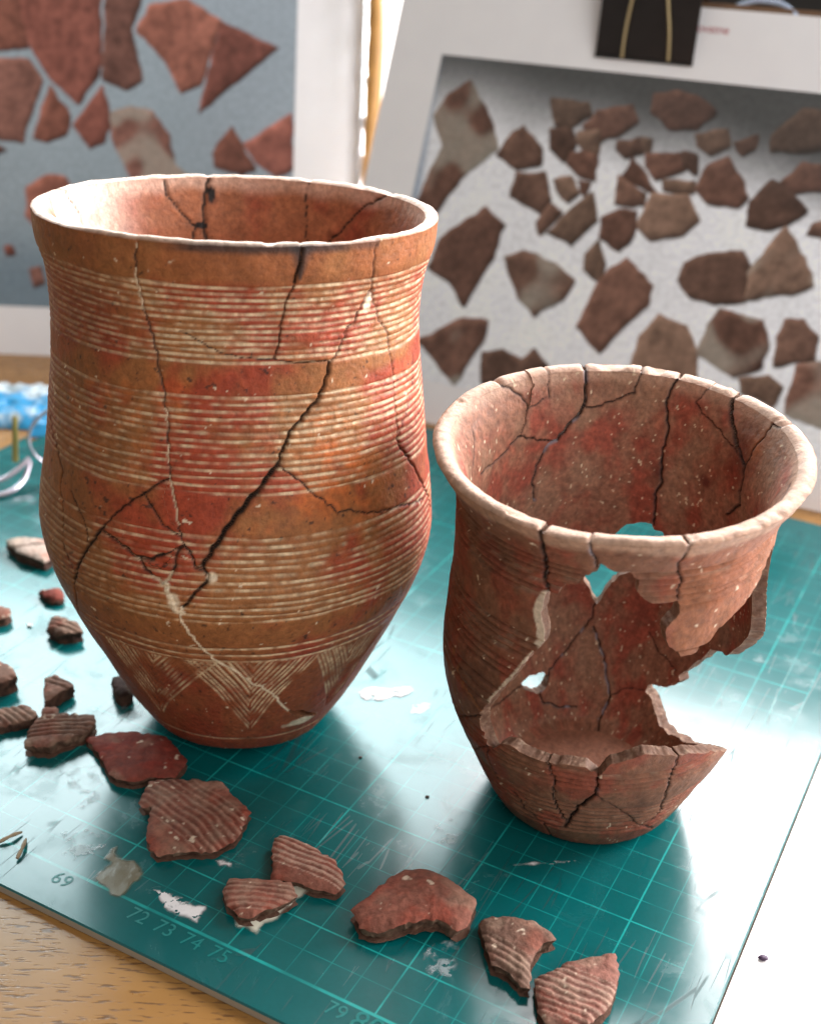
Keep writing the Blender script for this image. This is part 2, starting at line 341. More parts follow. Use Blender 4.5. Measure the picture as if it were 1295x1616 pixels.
RPIC = [[(-1.41, 19.08),(-0.67, 18.2),(0.31, 17.16),(1.01, 15.52),(-0.36, 14.19),(-1.29, 12.7),(-1.8, 11.65),(-3.09, 12.06),(-2.65, 13.89),(-2.23, 15.31),(-3.16, 16.96),(-2.59, 18.19)], [(2.3, 17.0),(3.7, 15.85),(3.77, 15.1),(2.47, 14.55),(1.17, 15.25),(1.48, 16.15)], [(3.66, 18.57),(5.73, 18.61),(6.07, 18.0),(5.54, 17.75),(5.02, 17.04),(4.18, 17.22)], [(6.41, 18.22),(8.2, 18.78),(8.69, 17.92),(7.82, 17.18),(6.79, 16.6),(5.82, 17.41)], [(3.93, 17.0),(5.09, 17.14),(5.6, 16.27),(5.11, 15.36),(4.19, 15.91)], [(5.52, 17.0),(6.67, 17.14),(6.92, 16.06),(6.16, 15.96),(5.55, 16.45)], [(5.39, 15.87),(6.94, 15.97),(7.07, 14.59),(6.27, 14.67),(5.33, 15.3)], [(2.52, 14.37),(4.1, 14.57),(4.84, 13.16),(4.42, 12.34),(2.5, 13.12)], [(4.77, 14.28),(5.67, 14.68),(6.39, 13.75),(5.85, 13.11),(5.09, 13.76)], [(6.12, 14.46),(6.83, 14.37),(6.7, 13.7)], [(4.88, 12.98),(5.57, 12.6),(4.66, 11.33),(4.3, 11.85)], [(7.06, 13.84),(7.68, 12.43),(6.56, 10.95),(5.05, 11.39),(6.13, 12.77)], [(9.28, 19.45),(10.42, 19.75),(12.16, 19.39),(12.73, 18.92),(11.96, 17.94),(10.52, 17.77),(9.4, 18.55)], [(7.92, 16.73),(8.98, 17.13),(9.35, 16.36),(8.49, 15.97),(7.91, 16.36)], [(9.16, 17.16),(9.73, 17.13),(9.72, 16.4),(9.31, 16.53)], [(9.55, 16.29),(11.35, 16.6),(11.83, 15.76),(10.42, 15.03),(9.7, 15.67)], [(11.53, 16.63),(12.29, 16.54),(12.41, 15.65),(11.7, 15.92)], [(12.04, 17.59),(13.55, 18.12),(13.84, 17.27),(13.0, 16.63),(12.16, 17.06)], [(8.86, 16.02),(10.32, 14.65),(10.59, 14.32),(9.36, 14.71),(8.63, 14.98)], [(8.35, 14.94),(10.04, 14.25),(10.09, 13.61),(8.5, 13.48)], [(10.78, 15.08),(12.42, 15.2),(12.57, 14.59),(10.91, 14.55)], [(12.95, 16.08),(13.9, 16.65),(14.86, 15.62),(15.41, 14.8),(15.01, 14.21),(13.4, 14.17),(12.61, 14.78)], [(14.06, 17.47),(15.1, 17.95),(15.18, 17.25),(14.64, 16.92)], [(15.87, 18.04),(17.07, 19.58),(18.03, 19.51),(18.97, 18.76),(19.04, 17.73),(16.06, 17.27)], [(17.72, 16.87),(18.67, 16.82),(18.95, 15.64),(17.74, 15.3),(16.95, 15.72)], [(16.4, 15.82),(17.58, 15.28),(18.45, 14.52),(18.21, 14.05),(16.67, 13.21),(15.74, 13.42),(15.54, 14.64)], [(10.4, 14.3),(12.25, 14.37),(13.17, 13.23),(12.53, 12.41),(10.79, 11.88),(9.98, 12.49)], [(7.92, 12.66),(8.75, 13.24),(9.79, 13.29),(9.9, 12.02),(9.28, 11.0),(8.08, 11.56)], [(18.94, 13.89),(19.84, 14.37),(20.31, 13.14),(18.81, 13.35)], [(18.09, 21.76),(19.8, 20.9),(19.75, 19.7),(18.49, 20.08)], [(-0.51, 10.83),(1.17, 12.17),(2.43, 11.44),(2.18, 9.59),(1.71, 8.23),(1.09, 6.65),(0.02, 7.77),(-1.47, 8.46),(-1.16, 10.18)], [(2.94, 9.7),(4.0, 10.14),(4.98, 10.02),(5.8, 9.79),(7.2, 9.04),(6.79, 7.99),(5.35, 6.84),(4.22, 7.55)], [(7.48, 10.59),(8.03, 11.38),(8.75, 10.26),(8.51, 9.34),(7.59, 9.72)], [(8.65, 9.54),(9.81, 10.78),(11.46, 9.48),(11.44, 8.43),(10.34, 7.01),(9.44, 5.43),(7.96, 6.58),(8.26, 8.06)], [(12.97, 10.93),(14.02, 11.61),(15.8, 11.97),(16.38, 11.3),(16.56, 9.47),(14.95, 9.11),(13.53, 9.3),(12.83, 10.05)], [(17.67, 13.51),(18.88, 12.2),(19.69, 10.84),(18.69, 10.25),(16.52, 9.64),(16.45, 10.98),(16.91, 12.22)], [(1.25, 5.94),(2.73, 6.01),(2.75, 5.1),(1.54, 2.18),(-1.18, 4.2),(0.22, 5.2)], [(2.86, 4.2),(3.95, 4.58),(5.19, 4.27),(5.8, 4.93),(6.74, 4.2),(6.09, 3.71),(4.39, 2.74),(3.16, 2.5)], [(12.25, 8.04),(13.75, 7.62),(14.65, 6.4),(15.0, 4.91),(11.38, 4.91),(11.5, 6.69)], [(15.36, 8.84),(16.55, 8.8),(17.59, 8.64),(18.18, 7.57),(18.13, 6.38),(16.82, 5.53),(14.65, 6.4),(14.91, 7.82)], [(18.78, 8.85),(19.62, 9.08),(20.45, 8.32),(20.56, 7.17),(18.69, 6.48),(18.58, 7.98)], [(17.16, 5.51),(18.56, 5.95),(19.35, 5.43),(19.1, 4.37),(17.48, 4.89)], [(19.86, 6.71),(20.96, 7.17),(21.97, 5.95),(21.74, 3.91),(19.81, 4.17)], [(20.69, 10.01),(22.02, 9.75),(22.2, 8.31),(21.22, 8.46)], [(-3.88, 6.75),(-2.88, 7.86),(-1.85, 6.15),(-2.6, 4.88)]]
LPIC = [[(-2.67, 21.59),(-0.36, 21.68),(0.21, 18.55),(-2.7, 18.16)], [(-0.36, 21.86),(4.64, 22.04),(4.67, 17.22),(3.32, 15.29),(1.66, 16.73),(0.4, 18.56)], [(5.02, 22.06),(7.33, 22.14),(6.58, 19.9),(7.29, 16.75),(6.42, 16.25),(4.87, 16.76)], [(7.73, 21.24),(10.03, 21.69),(12.08, 20.47),(10.88, 16.7),(9.73, 16.19),(8.73, 17.93),(6.97, 19.82)], [(12.18, 20.38),(15.58, 19.02),(10.91, 15.1),(11.36, 17.28)], [(-3.09, 17.68),(0.21, 17.8),(1.18, 16.53),(0.1, 13.85),(-0.09, 12.8),(-3.12, 13.17)], [(1.57, 16.26),(2.83, 14.52),(2.64, 13.38),(1.37, 12.95),(0.49, 13.02)], [(4.77, 16.29),(5.17, 15.17),(5.27, 14.04),(4.89, 13.08),(4.11, 12.58),(3.03, 13.96)], [(5.46, 14.81),(6.63, 15.13),(7.99, 14.9),(8.98, 13.61),(9.3, 11.73),(10.19, 11.19),(9.42, 10.01),(7.07, 9.92),(5.87, 12.55),(5.47, 13.3)], [(12.87, 14.23),(14.29, 11.72),(13.52, 11.31),(11.94, 11.82),(11.73, 12.58)], [(13.67, 13.22),(16.56, 15.03),(16.74, 11.81),(15.67, 11.39),(14.48, 12.11)], [(-2.73, 12.99),(-1.17, 12.29),(-2.74, 11.47)], [(0.2, 10.05),(1.37, 10.96),(2.55, 10.71),(3.14, 9.39),(2.75, 7.84),(1.18, 7.39),(0.1, 8.32)], [(-1.19, 6.34),(-0.8, 6.35),(-0.7, 5.97),(-1.09, 5.86)], [(0.29, 5.03),(0.98, 5.25),(1.18, 4.29),(0.58, 3.97)], [(-3.93, 9.9),(-2.75, 10.32),(-2.36, 8.8),(-3.74, 8.37)]]
SHERDS = [
('S1', 0.75, [(-14.62, 43.88),(-14.38, 43.95),(-13.31, 43.3),(-13.01, 42.84),(-13.28, 42.68),(-13.74, 42.51),(-14.48, 42.88)], [-14.36, 43.46, -13.22, 42.97]) ,
('S2', 0.7, [(-18.35, 50.17),(-17.87, 50.39),(-16.74, 50.3),(-16.11, 49.99),(-15.85, 48.71),(-16.06, 48.24),(-17.27, 48.83),(-18.01, 49.6)], None) ,
('S3', 0.45, [(-15.76, 46.18),(-15.4, 46.15),(-14.94, 46.45),(-14.58, 45.79),(-14.56, 45.53),(-14.98, 45.4),(-15.48, 45.73)], None) ,
('S4', 0.6, [(-17.55, 44.76),(-17.24, 44.78),(-16.49, 44.49),(-16.29, 44.1),(-16.4, 43.75),(-17.15, 43.5)], None) ,
('S5', 0.9, [(-16.25, 40.52),(-15.56, 40.26),(-14.94, 39.83),(-14.65, 39.35),(-14.93, 38.99),(-15.67, 38.7)], None) ,
('S6', 0.75, [(-13.68, 39.5),(-13.32, 39.78),(-12.44, 39.08),(-12.61, 38.83),(-12.87, 38.53),(-13.25, 38.02),(-13.51, 38.81)], [-13.55, 39.3, -12.5, 38.75]) ,
('S7', 0.6, [(-15.45, 37.53),(-14.79, 37.65),(-14.0, 37.9),(-13.74, 37.8),(-13.36, 37.36),(-13.48, 37.04),(-13.96, 36.82),(-15.09, 36.41)], [-14.76, 37.54, -13.88, 36.94]) ,
('S8', 0.75, [(-13.1, 37.25),(-11.26, 37.36),(-11.1, 36.99),(-11.22, 36.35),(-11.97, 35.75),(-12.42, 35.33),(-13.28, 35.45),(-13.34, 35.66),(-13.27, 36.78)], [-13.09, 36.6, -11.24, 36.98]) ,
('S8b', 0.45, [(-13.35, 37.95),(-12.87, 37.98),(-12.66, 37.72),(-12.66, 37.45),(-13.2, 37.42)], None) ,
('S9', 0.6, [(-11.33, 36.28),(-10.52, 36.59),(-9.69, 36.68),(-8.46, 36.46),(-7.49, 35.21),(-7.51, 34.9),(-7.75, 34.2),(-8.62, 34.18),(-8.84, 33.97),(-9.25, 33.88),(-9.7, 33.98),(-10.01, 34.2),(-10.35, 34.9),(-10.91, 35.65)], None) ,
('S10', 0.65, [(-8.6, 34.02),(-7.81, 34.17),(-6.11, 34.13),(-5.64, 33.43),(-4.9, 32.64),(-5.01, 32.26),(-5.22, 31.33),(-5.91, 30.64),(-6.89, 30.59),(-7.63, 30.4),(-7.91, 30.68),(-8.11, 31.17),(-8.27, 32.67),(-8.52, 32.56),(-8.73, 32.86),(-8.63, 33.39)], [-8.27, 33.51, -5.79, 31.3]) ,
('S11', 0.7, [(-4.0, 31.4),(-3.68, 31.57),(-3.17, 31.3),(-2.52, 30.86),(-1.97, 30.49),(-1.77, 30.04),(-1.56, 29.5),(-1.87, 29.05),(-2.66, 29.2),(-3.18, 29.41),(-3.92, 29.51),(-3.91, 30.1),(-4.03, 30.78)], [-3.95, 30.99, -1.91, 29.95]) ,
('S12', 0.7, [(-5.18, 29.47),(-3.84, 29.46),(-3.25, 29.41),(-2.97, 28.8),(-3.28, 28.47),(-3.88, 28.18),(-4.22, 27.85),(-4.67, 27.88),(-5.11, 28.32),(-5.33, 28.93)], [-5.2, 28.74, -3.36, 28.62]) ,
('S13', 0.8, [(-1.36, 28.26),(-0.83, 28.8),(-0.27, 29.54),(0.25, 30.04),(0.96, 30.08),(1.63, 29.74),(2.46, 28.97),(2.41, 28.53),(2.16, 27.75),(1.86, 27.51),(1.42, 27.79),(0.92, 27.81),(0.3, 27.58),(-0.32, 27.35),(-0.76, 27.38),(-1.06, 27.51),(-1.16, 27.83)], None) ,
('S14', 0.75, [(2.5, 27.99),(2.94, 28.35),(4.12, 28.18),(4.67, 27.71),(4.81, 27.43),(4.39, 27.24),(4.0, 26.47),(3.9, 25.59),(3.62, 25.62),(3.32, 26.09),(2.82, 26.34),(2.7, 26.94)], [3.27, 26.48, 3.93, 25.98]) ,
('S15', 0.75, [(4.03, 25.92),(5.23, 26.65),(6.51, 27.09),(6.53, 26.25),(6.36, 25.66),(6.01, 24.96),(5.4, 24.37),(4.24, 24.4),(4.04, 24.82)], [4.16, 25.72, 5.74, 24.9]) ,
('S16', 0.9, [(-11.17, 39.83),(-10.78, 39.86),(-10.23, 39.06),(-10.21, 38.65),(-10.53, 38.51),(-10.83, 38.77)], None) ,
]
FLAT = {
'tape1': [(-9.55, 29.56),(-9.15, 30.31),(-9.38, 30.44),(-9.24, 30.97),(-9.01, 31.13),(-8.83, 30.62),(-8.34, 30.5),(-7.86, 29.93),(-8.42, 28.76),(-8.92, 29.08)],
'tape2': [(-5.05, 28.46),(-4.92, 28.94),(-3.66, 29.54),(-2.69, 29.81),(-2.62, 29.49),(-3.02, 29.04),(-3.43, 28.36),(-3.69, 28.06),(-3.91, 28.0),(-4.1, 27.51),(-4.51, 27.77),(-4.75, 27.7)],
'puddle': [(-1.8, 40.05),(-1.4, 40.41),(-0.42, 40.43),(0.32, 40.57),(0.45, 40.2),(0.28, 39.94),(-0.1, 39.7),(-0.35, 39.81),(-0.75, 39.5),(-1.48, 39.41),(-1.78, 39.64)],
'puddle2': [(0.29, 39.36),(0.87, 39.56),(1.24, 39.26),(0.83, 38.87),(0.23, 38.76)],
'patch': [(-7.57, 29.28),(-7.13, 29.25),(-6.64, 29.01),(-6.09, 28.67),(-5.74, 28.68),(-5.79, 28.24),(-5.92, 27.9),(-6.41, 28.08),(-6.95, 28.31),(-7.28, 28.82)],
'streak': [(3.59, 30.97),(4.17, 31.06),(5.2, 31.2),(5.86, 31.21),(5.19, 31.03),(4.36, 30.9),(3.78, 30.84)],
'label': [(-5.89, 30.63),(-5.59, 30.76),(-5.25, 30.52),(-5.23, 30.27),(-5.66, 30.3)],
'film1': [(-11.87, 34.76),(-10.75, 35.18),(-10.16, 34.35),(-10.09, 33.3),(-10.57, 32.63),(-10.87, 32.83),(-10.57, 33.5),(-11.25, 33.62)],
'film2': [(-11.04, 31.59),(-10.59, 31.88),(-9.64, 31.82),(-9.32, 31.08),(-9.67, 30.63),(-10.41, 30.36),(-10.83, 30.57),(-10.68, 31.01)],
'film3': [(0.91, 27.44),(1.86, 27.79),(2.01, 27.25),(1.88, 26.52),(1.56, 26.09),(0.89, 26.36),(0.81, 26.95)],
'film4': [(1.09, 32.72),(1.77, 33.08),(2.25, 32.42),(1.92, 31.7),(1.3, 31.58)],
'film5': [(-11.08, 38.0),(-10.63, 38.66),(-9.8, 39.28),(-9.22, 38.75),(-9.62, 37.82),(-10.35, 37.39)],
'twigs': [(-12.82, 30.98),(-12.23, 31.49),(-12.04, 30.27),(-12.02, 31.2)],
'glasses': [(-19.37, 57.9),(-20.58, 56.34),(-19.45, 55.72),(-19.97, 54.85),(-18.39, 58.59)],
'bag': [(-24.76, 66.44),(-24.36, 68.7),(-23.03, 69.24),(-21.67, 69.47),(-20.46, 65.02),(-21.58, 64.2),(-22.58, 62.89)],
'crumbs': [(-1.45, 36.05),(0.95, 34.06),(-14.97, 46.51),(-15.71, 43.68),(-15.43, 43.8)],
}

# ------------------------------------------------------------------ the table, the mat and the white slab
MATC, MATS = math.cos(math.radians(-27.444)), math.sin(math.radians(-27.444))
# position of mat co-ordinates (75, 7) below the camera's own foot point
C0 = (16.840, -28.777)
def m2w(u, v, z=0.0):
    x, y = u - 75 - C0[0], v - 7 - C0[1]
    return (0.88746 * x + 0.46088 * y, -0.46088 * x + 0.88746 * y, z)

def wood_material():
    mt, nt, b = new_mat("varnished_wood")
    tc = N(nt, 'ShaderNodeTexCoord')
    mp = N(nt, 'ShaderNodeMapping'); mp.inputs['Scale'].default_value = (130, 900, 40); mp.inputs['Rotation'].default_value = (0, 0, math.radians(-3))
    nt.links.new(tc.outputs['Object'], mp.inputs[0])
    n1 = N(nt, 'ShaderNodeTexNoise'); n1.inputs['Scale'].default_value = 1.0; n1.inputs['Detail'].default_value = 3
    nt.links.new(mp.outputs[0], n1.inputs[0])
    mp2 = N(nt, 'ShaderNodeMapping'); mp2.inputs['Scale'].default_value = (5, 60, 5)
    nt.links.new(tc.outputs['Object'], mp2.inputs[0])
    n2 = N(nt, 'ShaderNodeTexNoise'); n2.inputs['Scale'].default_value = 1.0; n2.inputs['Detail'].default_value = 4
    nt.links.new(mp2.outputs[0], n2.inputs[0])
    pore = ramp(nt, n1.outputs[0], 0.55, 0.64)
    c = mixc(nt, n2.outputs[0], (0.27, 0.125, 0.032), (0.42, 0.22, 0.065))
    c = mixc(nt, mathn(nt, 'MULTIPLY', pore, .75), c, (0.10, 0.045, 0.02))
    nt.links.new(c, b.inputs['Base Color'])
    n3 = N(nt, 'ShaderNodeTexNoise'); n3.inputs['Scale'].default_value = 60; n3.inputs['Detail'].default_value = 5
    nt.links.new(tc.outputs['Object'], n3.inputs[0])
    nt.links.new(mathn(nt, 'MULTIPLY_ADD', n3.outputs[0], .30, .14), b.inputs['Roughness'])
    bp = N(nt, 'ShaderNodeBump'); bp.inputs['Strength'].default_value = .25; bp.inputs['Distance'].default_value = .0004; bp.invert = True
    nt.links.new(pore, bp.inputs['Height']); nt.links.new(bp.outputs[0], b.inputs['Normal'])
    return mt

V, Q = box_quads(-75, 75, 5, 128, -3.3, -0.32)
link("table_top", mesh_np("table_top", V, Q, smooth=False), wood_material(), kind='structure')

def mat_material():
    mt, nt, b = new_mat("cutting_mat_vinyl")
    tc = N(nt, 'ShaderNodeTexCoord'); sp = N(nt, 'ShaderNodeSeparateXYZ')
    nt.links.new(tc.outputs['Object'], sp.inputs[0])
    u = mathn(nt, 'MULTIPLY', sp.outputs[0], 100.0); v = mathn(nt, 'MULTIPLY', sp.outputs[1], 100.0)
    n0 = N(nt, 'ShaderNodeTexNoise'); n0.inputs['Scale'].default_value = 55; n0.inputs['Detail'].default_value = 6
    n1 = N(nt, 'ShaderNodeTexNoise'); n1.inputs['Scale'].default_value = 700; n1.inputs['Detail'].default_value = 3
    n2 = N(nt, 'ShaderNodeTexNoise'); n2.inputs['Scale'].default_value = 16; n2.inputs['Detail'].default_value = 7; n2.inputs['Roughness'].default_value = .62
    for n in (n0, n1, n2): nt.links.new(tc.outputs['Object'], n.inputs[0])
    def line(coord, period, w):
        d = mathn(nt, 'PINGPONG', coord, period / 2)
        e = mathn(nt, 'SUBTRACT', d, mathn(nt, 'MULTIPLY', mathn(nt, 'SUBTRACT', n1.outputs[0], .5), .02))
        return mathn(nt, 'SUBTRACT', 1.0, ramp(nt, e, w * .55, w * 1.45))
    fu, fv = line(u, 1.0, .017), line(v, 1.0, .017)
    bu, bv = line(u, 5.0, .027), line(v, 5.0, .027)
    nb = mathn(nt, 'ABSOLUTE', mathn(nt, 'ADD', v, 7.0))
    num = mathn(nt, 'SUBTRACT', 1.0, ramp(nt, nb, .03, .07))
    fine = mathn(nt, 'MULTIPLY', mathn(nt, 'MAXIMUM', fu, fv), .58)
    bold = mathn(nt, 'MAXIMUM', bu, bv)
    inside = mathn(nt, 'GREATER_THAN', v, -7.03)
    inside = mathn(nt, 'MULTIPLY', inside, mathn(nt, 'LESS_THAN', u, 12.02))
    inside = mathn(nt, 'MULTIPLY', inside, mathn(nt, 'LESS_THAN', v, 28.5))
    m_ = mathn(nt, 'MULTIPLY', mathn(nt, 'MAXIMUM', fine, bold), inside)
    m_ = mathn(nt, 'MAXIMUM', m_, mathn(nt, 'MULTIPLY', num, mathn(nt, 'LESS_THAN', u, 12.02)))
    wear = mathn(nt, 'MULTIPLY_ADD', ramp(nt, n0.outputs[0], .36, .58), .65, .35)
    m_ = mathn(nt, 'MULTIPLY', m_, wear)
    base = mixc(nt, n2.outputs[0], (0.000, 0.080, 0.082), (0.001, 0.148, 0.154))
    base = mixc(nt, mathn(nt, 'MULTIPLY', n1.outputs[0], .25), base, (0.0, 0.03, 0.03))
    # dirt and dust patches
    n3 = N(nt, 'ShaderNodeTexNoise'); n3.inputs['Scale'].default_value = 34; n3.inputs['Detail'].default_value = 8; n3.inputs['Roughness'].default_value = .7
    mp = N(nt, 'ShaderNodeMapping'); mp.inputs['Location'].default_value = (3.1, 1.7, 0); nt.links.new(tc.outputs['Object'], mp.inputs[0]); nt.links.new(mp.outputs[0], n3.inputs[0])
    dust = ramp(nt, n3.outputs[0], .60, .74)
    base = mixc(nt, mathn(nt, 'MULTIPLY', dust, .30), base, (0.14, 0.20, 0.20))
    # knife cuts: thin stretched lines in a few directions
    cuts = None
    for ang, sc, th, seed in ((62, 30, .012, 0.0), (-20, 22, .010, 4.0), (105, 26, .010, 9.0)):
        mpc = N(nt, 'ShaderNodeMapping'); mpc.inputs['Rotation'].default_value = (0, 0, math.radians(ang)); mpc.inputs['Scale'].default_value = (sc * 6.5, sc * .55, 1); mpc.inputs['Location'].default_value = (seed, seed, 0)
        nt.links.new(tc.outputs['Object'], mpc.inputs[0])
        vo = N(nt, 'ShaderNodeTexVoronoi', feature='DISTANCE_TO_EDGE'); vo.inputs['Scale'].default_value = .55
        nt.links.new(mpc.outputs[0], vo.inputs['Vector'])
        k = mathn(nt, 'SUBTRACT', 1.0, ramp(nt, vo.outputs[0], th * .4, th * 1.6))
        nz = N(nt, 'ShaderNodeTexNoise'); nz.inputs['Scale'].default_value = 24 + seed; nt.links.new(tc.outputs['Object'], nz.inputs[0])
        k = mathn(nt, 'MULTIPLY', k, ramp(nt, nz.outputs[0], .55, .64))
        cuts = k if cuts is None else mathn(nt, 'MAXIMUM', cuts, k)
    base = mixc(nt, mathn(nt, 'MULTIPLY', cuts, .55), base, (0.0, 0.02, 0.022))
    c = mixc(nt, m_, base, (0.012, 0.35, 0.33))
    nt.links.new(c, b.inputs['Base Color'])
    r = mathn(nt, 'MULTIPLY_ADD', n2.outputs[0], .12, .14)
    ns = N(nt, 'ShaderNodeTexNoise'); ns.inputs['Scale'].default_value = 48; ns.inputs['Detail'].default_value = 9; ns.inputs['Roughness'].default_value = .68; ns.inputs['Distortion'].default_value = .6
    mps = N(nt, 'ShaderNodeMapping'); mps.inputs['Location'].default_value = (7.3, 2.2, 0); nt.links.new(tc.outputs['Object'], mps.inputs[0]); nt.links.new(mps.outputs[0], ns.inputs[0])
    scuff = ramp(nt, ns.outputs[0], .50, .66)
    r = mathn(nt, 'ADD', r, mathn(nt, 'ADD', mathn(nt, 'MULTIPLY', dust, .15), mathn(nt, 'ADD', mathn(nt, 'MULTIPLY', scuff, .10), mathn(nt, 'MULTIPLY', cuts, .3))))
    nt.links.new(r, b.inputs['Roughness'])
    b.inputs['IOR'].default_value = 1.68
    bp = N(nt, 'ShaderNodeBump'); bp.inputs['Strength'].default_value = .10; bp.inputs['Distance'].default_value = .00005
    h = mathn(nt, 'SUBTRACT', mathn(nt, 'MULTIPLY_ADD', n1.outputs[0], .25, mathn(nt, 'MULTIPLY', n3.outputs[0], .8)), mathn(nt, 'MULTIPLY', cuts, .9))
    nt.links.new(h, bp.inputs['Height']); nt.links.new(bp.outputs[0], b.inputs['Normal'])
    return mt

def on_mat(o):
    o.location = [c * CM for c in m2w(75, 7)]
    o.rotation_euler = (0, 0, math.radians(-27.444))

def text_mesh(name, txt, size, align, mat, parent):
    fc = bpy.data.curves.new(name, 'FONT'); fc.body = txt; fc.size = size * CM; fc.align_x = align
    tmp = bpy.data.objects.new(name, fc); scene.collection.objects.link(tmp)
    bpy.context.view_layer.update()
    me = bpy.data.meshes.new_from_object(tmp.evaluated_get(bpy.context.evaluated_depsgraph_get()))
    bpy.data.objects.remove(tmp, do_unlink=True); bpy.data.curves.remove(fc)
    me.name = name; me.materials.clear()
    return link(name, me, mat, parent)

mat_root = link("cutting_mat", None, label="large worn green cutting mat with pale grid lines under the pots", cat="cutting mat")
on_mat(mat_root)
X0, X1, Y0, Y1 = 44.4 - 75, 88.3 - 75, -1.52 - 7, 36.9 - 7
me = bpy.data.meshes.new("mat_sheet")
bev = .05
V = [(X0, Y0, -.30), (X1, Y0, -.30), (X1, Y1, -.30), (X0, Y1, -.30), (X0, Y0, -bev), (X1, Y0, -bev), (X1, Y1, -bev), (X0, Y1, -bev),
     (X0 + bev, Y0 + bev, 0), (X1 - bev, Y0 + bev, 0), (X1 - bev, Y1 - bev, 0), (X0 + bev, Y1 - bev, 0)]
Q = [(8, 9, 10, 11), (0, 3, 2, 1)] + [(i, (i + 1) % 4, 4 + (i + 1) % 4, 4 + i) for i in range(4)] + [(4 + i, 4 + (i + 1) % 4, 8 + (i + 1) % 4, 8 + i) for i in range(4)]
me = mesh_np("mat_sheet", V, Q, smooth=False)
sheet = link("mat_sheet", me, mat_material(), mat_root)
me.materials.append(plain_material("mat_core", (0.36, 0.33, 0.27), .6))
me.polygons.foreach_set("material_index", [0, 0, 1, 1, 1, 1, 0, 0, 0, 0])
M_PRINT = plain_material("mat_print", (0.004, 0.185, 0.175), .4, noise_scale=900, noise_amt=.6)
for t, u, v, s in (("69", 69, -.62, .52), ("72", 72, -.62, .52), ("73", 73, -.62, .52), ("74", 74, -.62, .52), ("75", 75, -.62, .52),
                   ("79", 79, -.62, .5), ("80", 80, -.72, .72)):
    o = text_mesh("printed_number", t, s * 1.35, 'CENTER', M_PRINT, mat_root); o.location = ((u - 75) * CM, (v - 7) * CM, .012 * CM)

bw = link("white_glare_slab", None, label="smooth white board lying beside the mat's right edge", cat="board")  # table top's glare made as a white slab
on_mat(bw)
V, Q = box_quads(88.36 - 75, 125 - 75, -30 - 7, 36.0 - 7, -.31, -.04)
link("glare_slab", mesh_np("glare_slab", V, Q, smooth=False), plain_material("glare_white", (0.82, 0.80, 0.80), .3, noise_scale=120, noise_amt=.03), bw)

# ------------------------------------------------------------------ shells of fired clay
def cub(xk, yk, x):
    xk = np.asarray(xk, float); yk = np.asarray(yk, float)
    m_ = np.gradient(yk, xk); i = np.clip(np.searchsorted(xk, x) - 1, 0, len(xk) - 2); h = xk[i + 1] - xk[i]; t = np.clip((x - xk[i]) / h, 0, 1)
    return (2 * t**3 - 3 * t**2 + 1) * yk[i] + (t**3 - 2 * t**2 + t) * h * m_[i] + (-2 * t**3 + 3 * t**2) * yk[i + 1] + (t**3 - t**2) * h * m_[i + 1]

def rough_line(pts, step=.22, amp=.05, seed=0, rfun=lambda z: 1.0):
    """subdivide a (theta, z) polyline and make it wander like a break"""
    out = []
    for (a, b) in zip(pts[:-1], pts[1:]):
        if abs(a[0] - b[0]) > 60: break
        r = rfun((a[1] + b[1]) / 2) * math.pi / 180
        L = math.hypot((b[0] - a[0]) * r, b[1] - a[1]); n = max(1, int(L / step))
        for k in range(n):
            t = k / n; out.append([a[0] + (b[0] - a[0]) * t, a[1] + (b[1] - a[1]) * t, r])
    if not out: return []
    out.append([b[0] if abs(a[0] - b[0]) <= 60 else a[0], b[1] if abs(a[0] - b[0]) <= 60 else a[1], r])
    R_ = random.Random(seed)
    for k in range(1, len(out) - 1):
        out[k][0] += R_.uniform(-amp, amp) / out[k][2]; out[k][1] += R_.uniform(-amp, amp)
    return [(o[0], o[1]) for o in out]

def seg_dist(th, z, rr, A, B):
    """distance (cm) of grid points to a segment, in the unrolled surface"""
    ax, ay = (th - A[0]) * rr, z - A[1]
    bx, by = (B[0] - A[0]) * rr, B[1] - A[1]
    t = np.clip((ax * bx + ay * by) / (bx * bx + by * by + 1e-12), 0, 1)
    return np.hypot(ax - bx * t, ay - by * t)

def poly_sdf(th, z, rr, poly):
    """signed distance to a closed polygon (negative inside), same metric"""
    d = np.full(th.shape, 9.0); ins = np.zeros(th.shape, bool)
    for A, B in zip(poly, poly[1:] + poly[:1]):
        d = np.minimum(d, seg_dist(th, z, rr, A, B))
        c = ((A[1] > z) != (B[1] > z)) & (th < (B[0] - A[0]) * (z - A[1]) / (B[1] - A[1] + 1e-12) + A[0])
        ins ^= c
    return np.where(ins, -d, d)

def flood(free):
    """4-connected labels of the free cells; axis 0 wraps round"""
    ni, nj = free.shape; lab = np.zeros(free.shape, np.int32); cur = 0
    F = free.tolist(); Lb = lab.tolist()
    for i0 in range(ni):
        for j0 in range(nj):
            if F[i0][j0] and not Lb[i0][j0]:
                cur += 1; st = [(i0, j0)]; Lb[i0][j0] = cur
                while st:
                    i, j = st.pop()
                    for a, b_ in (((i + 1) % ni, j), ((i - 1) % ni, j), (i, j + 1), (i, j - 1)):
                        if 0 <= b_ < nj and F[a][b_] and not Lb[a][b_]:
                            Lb[a][b_] = cur; st.append((a, b_))
    return np.array(Lb, np.int32), cur

def grow(lab, allowed):
    for _ in range(60):
        todo = allowed & (lab == 0)
        if not todo.any(): break
        for ax, sh in ((0, 1), (0, -1), (1, 1), (1, -1)):
            nb = np.roll(lab, sh, ax)
            if ax == 1:
                if sh == 1: nb[:, 0] = 0
                else: nb[:, -1] = 0
            lab = np.where(todo & (lab == 0), nb, lab)
    return lab

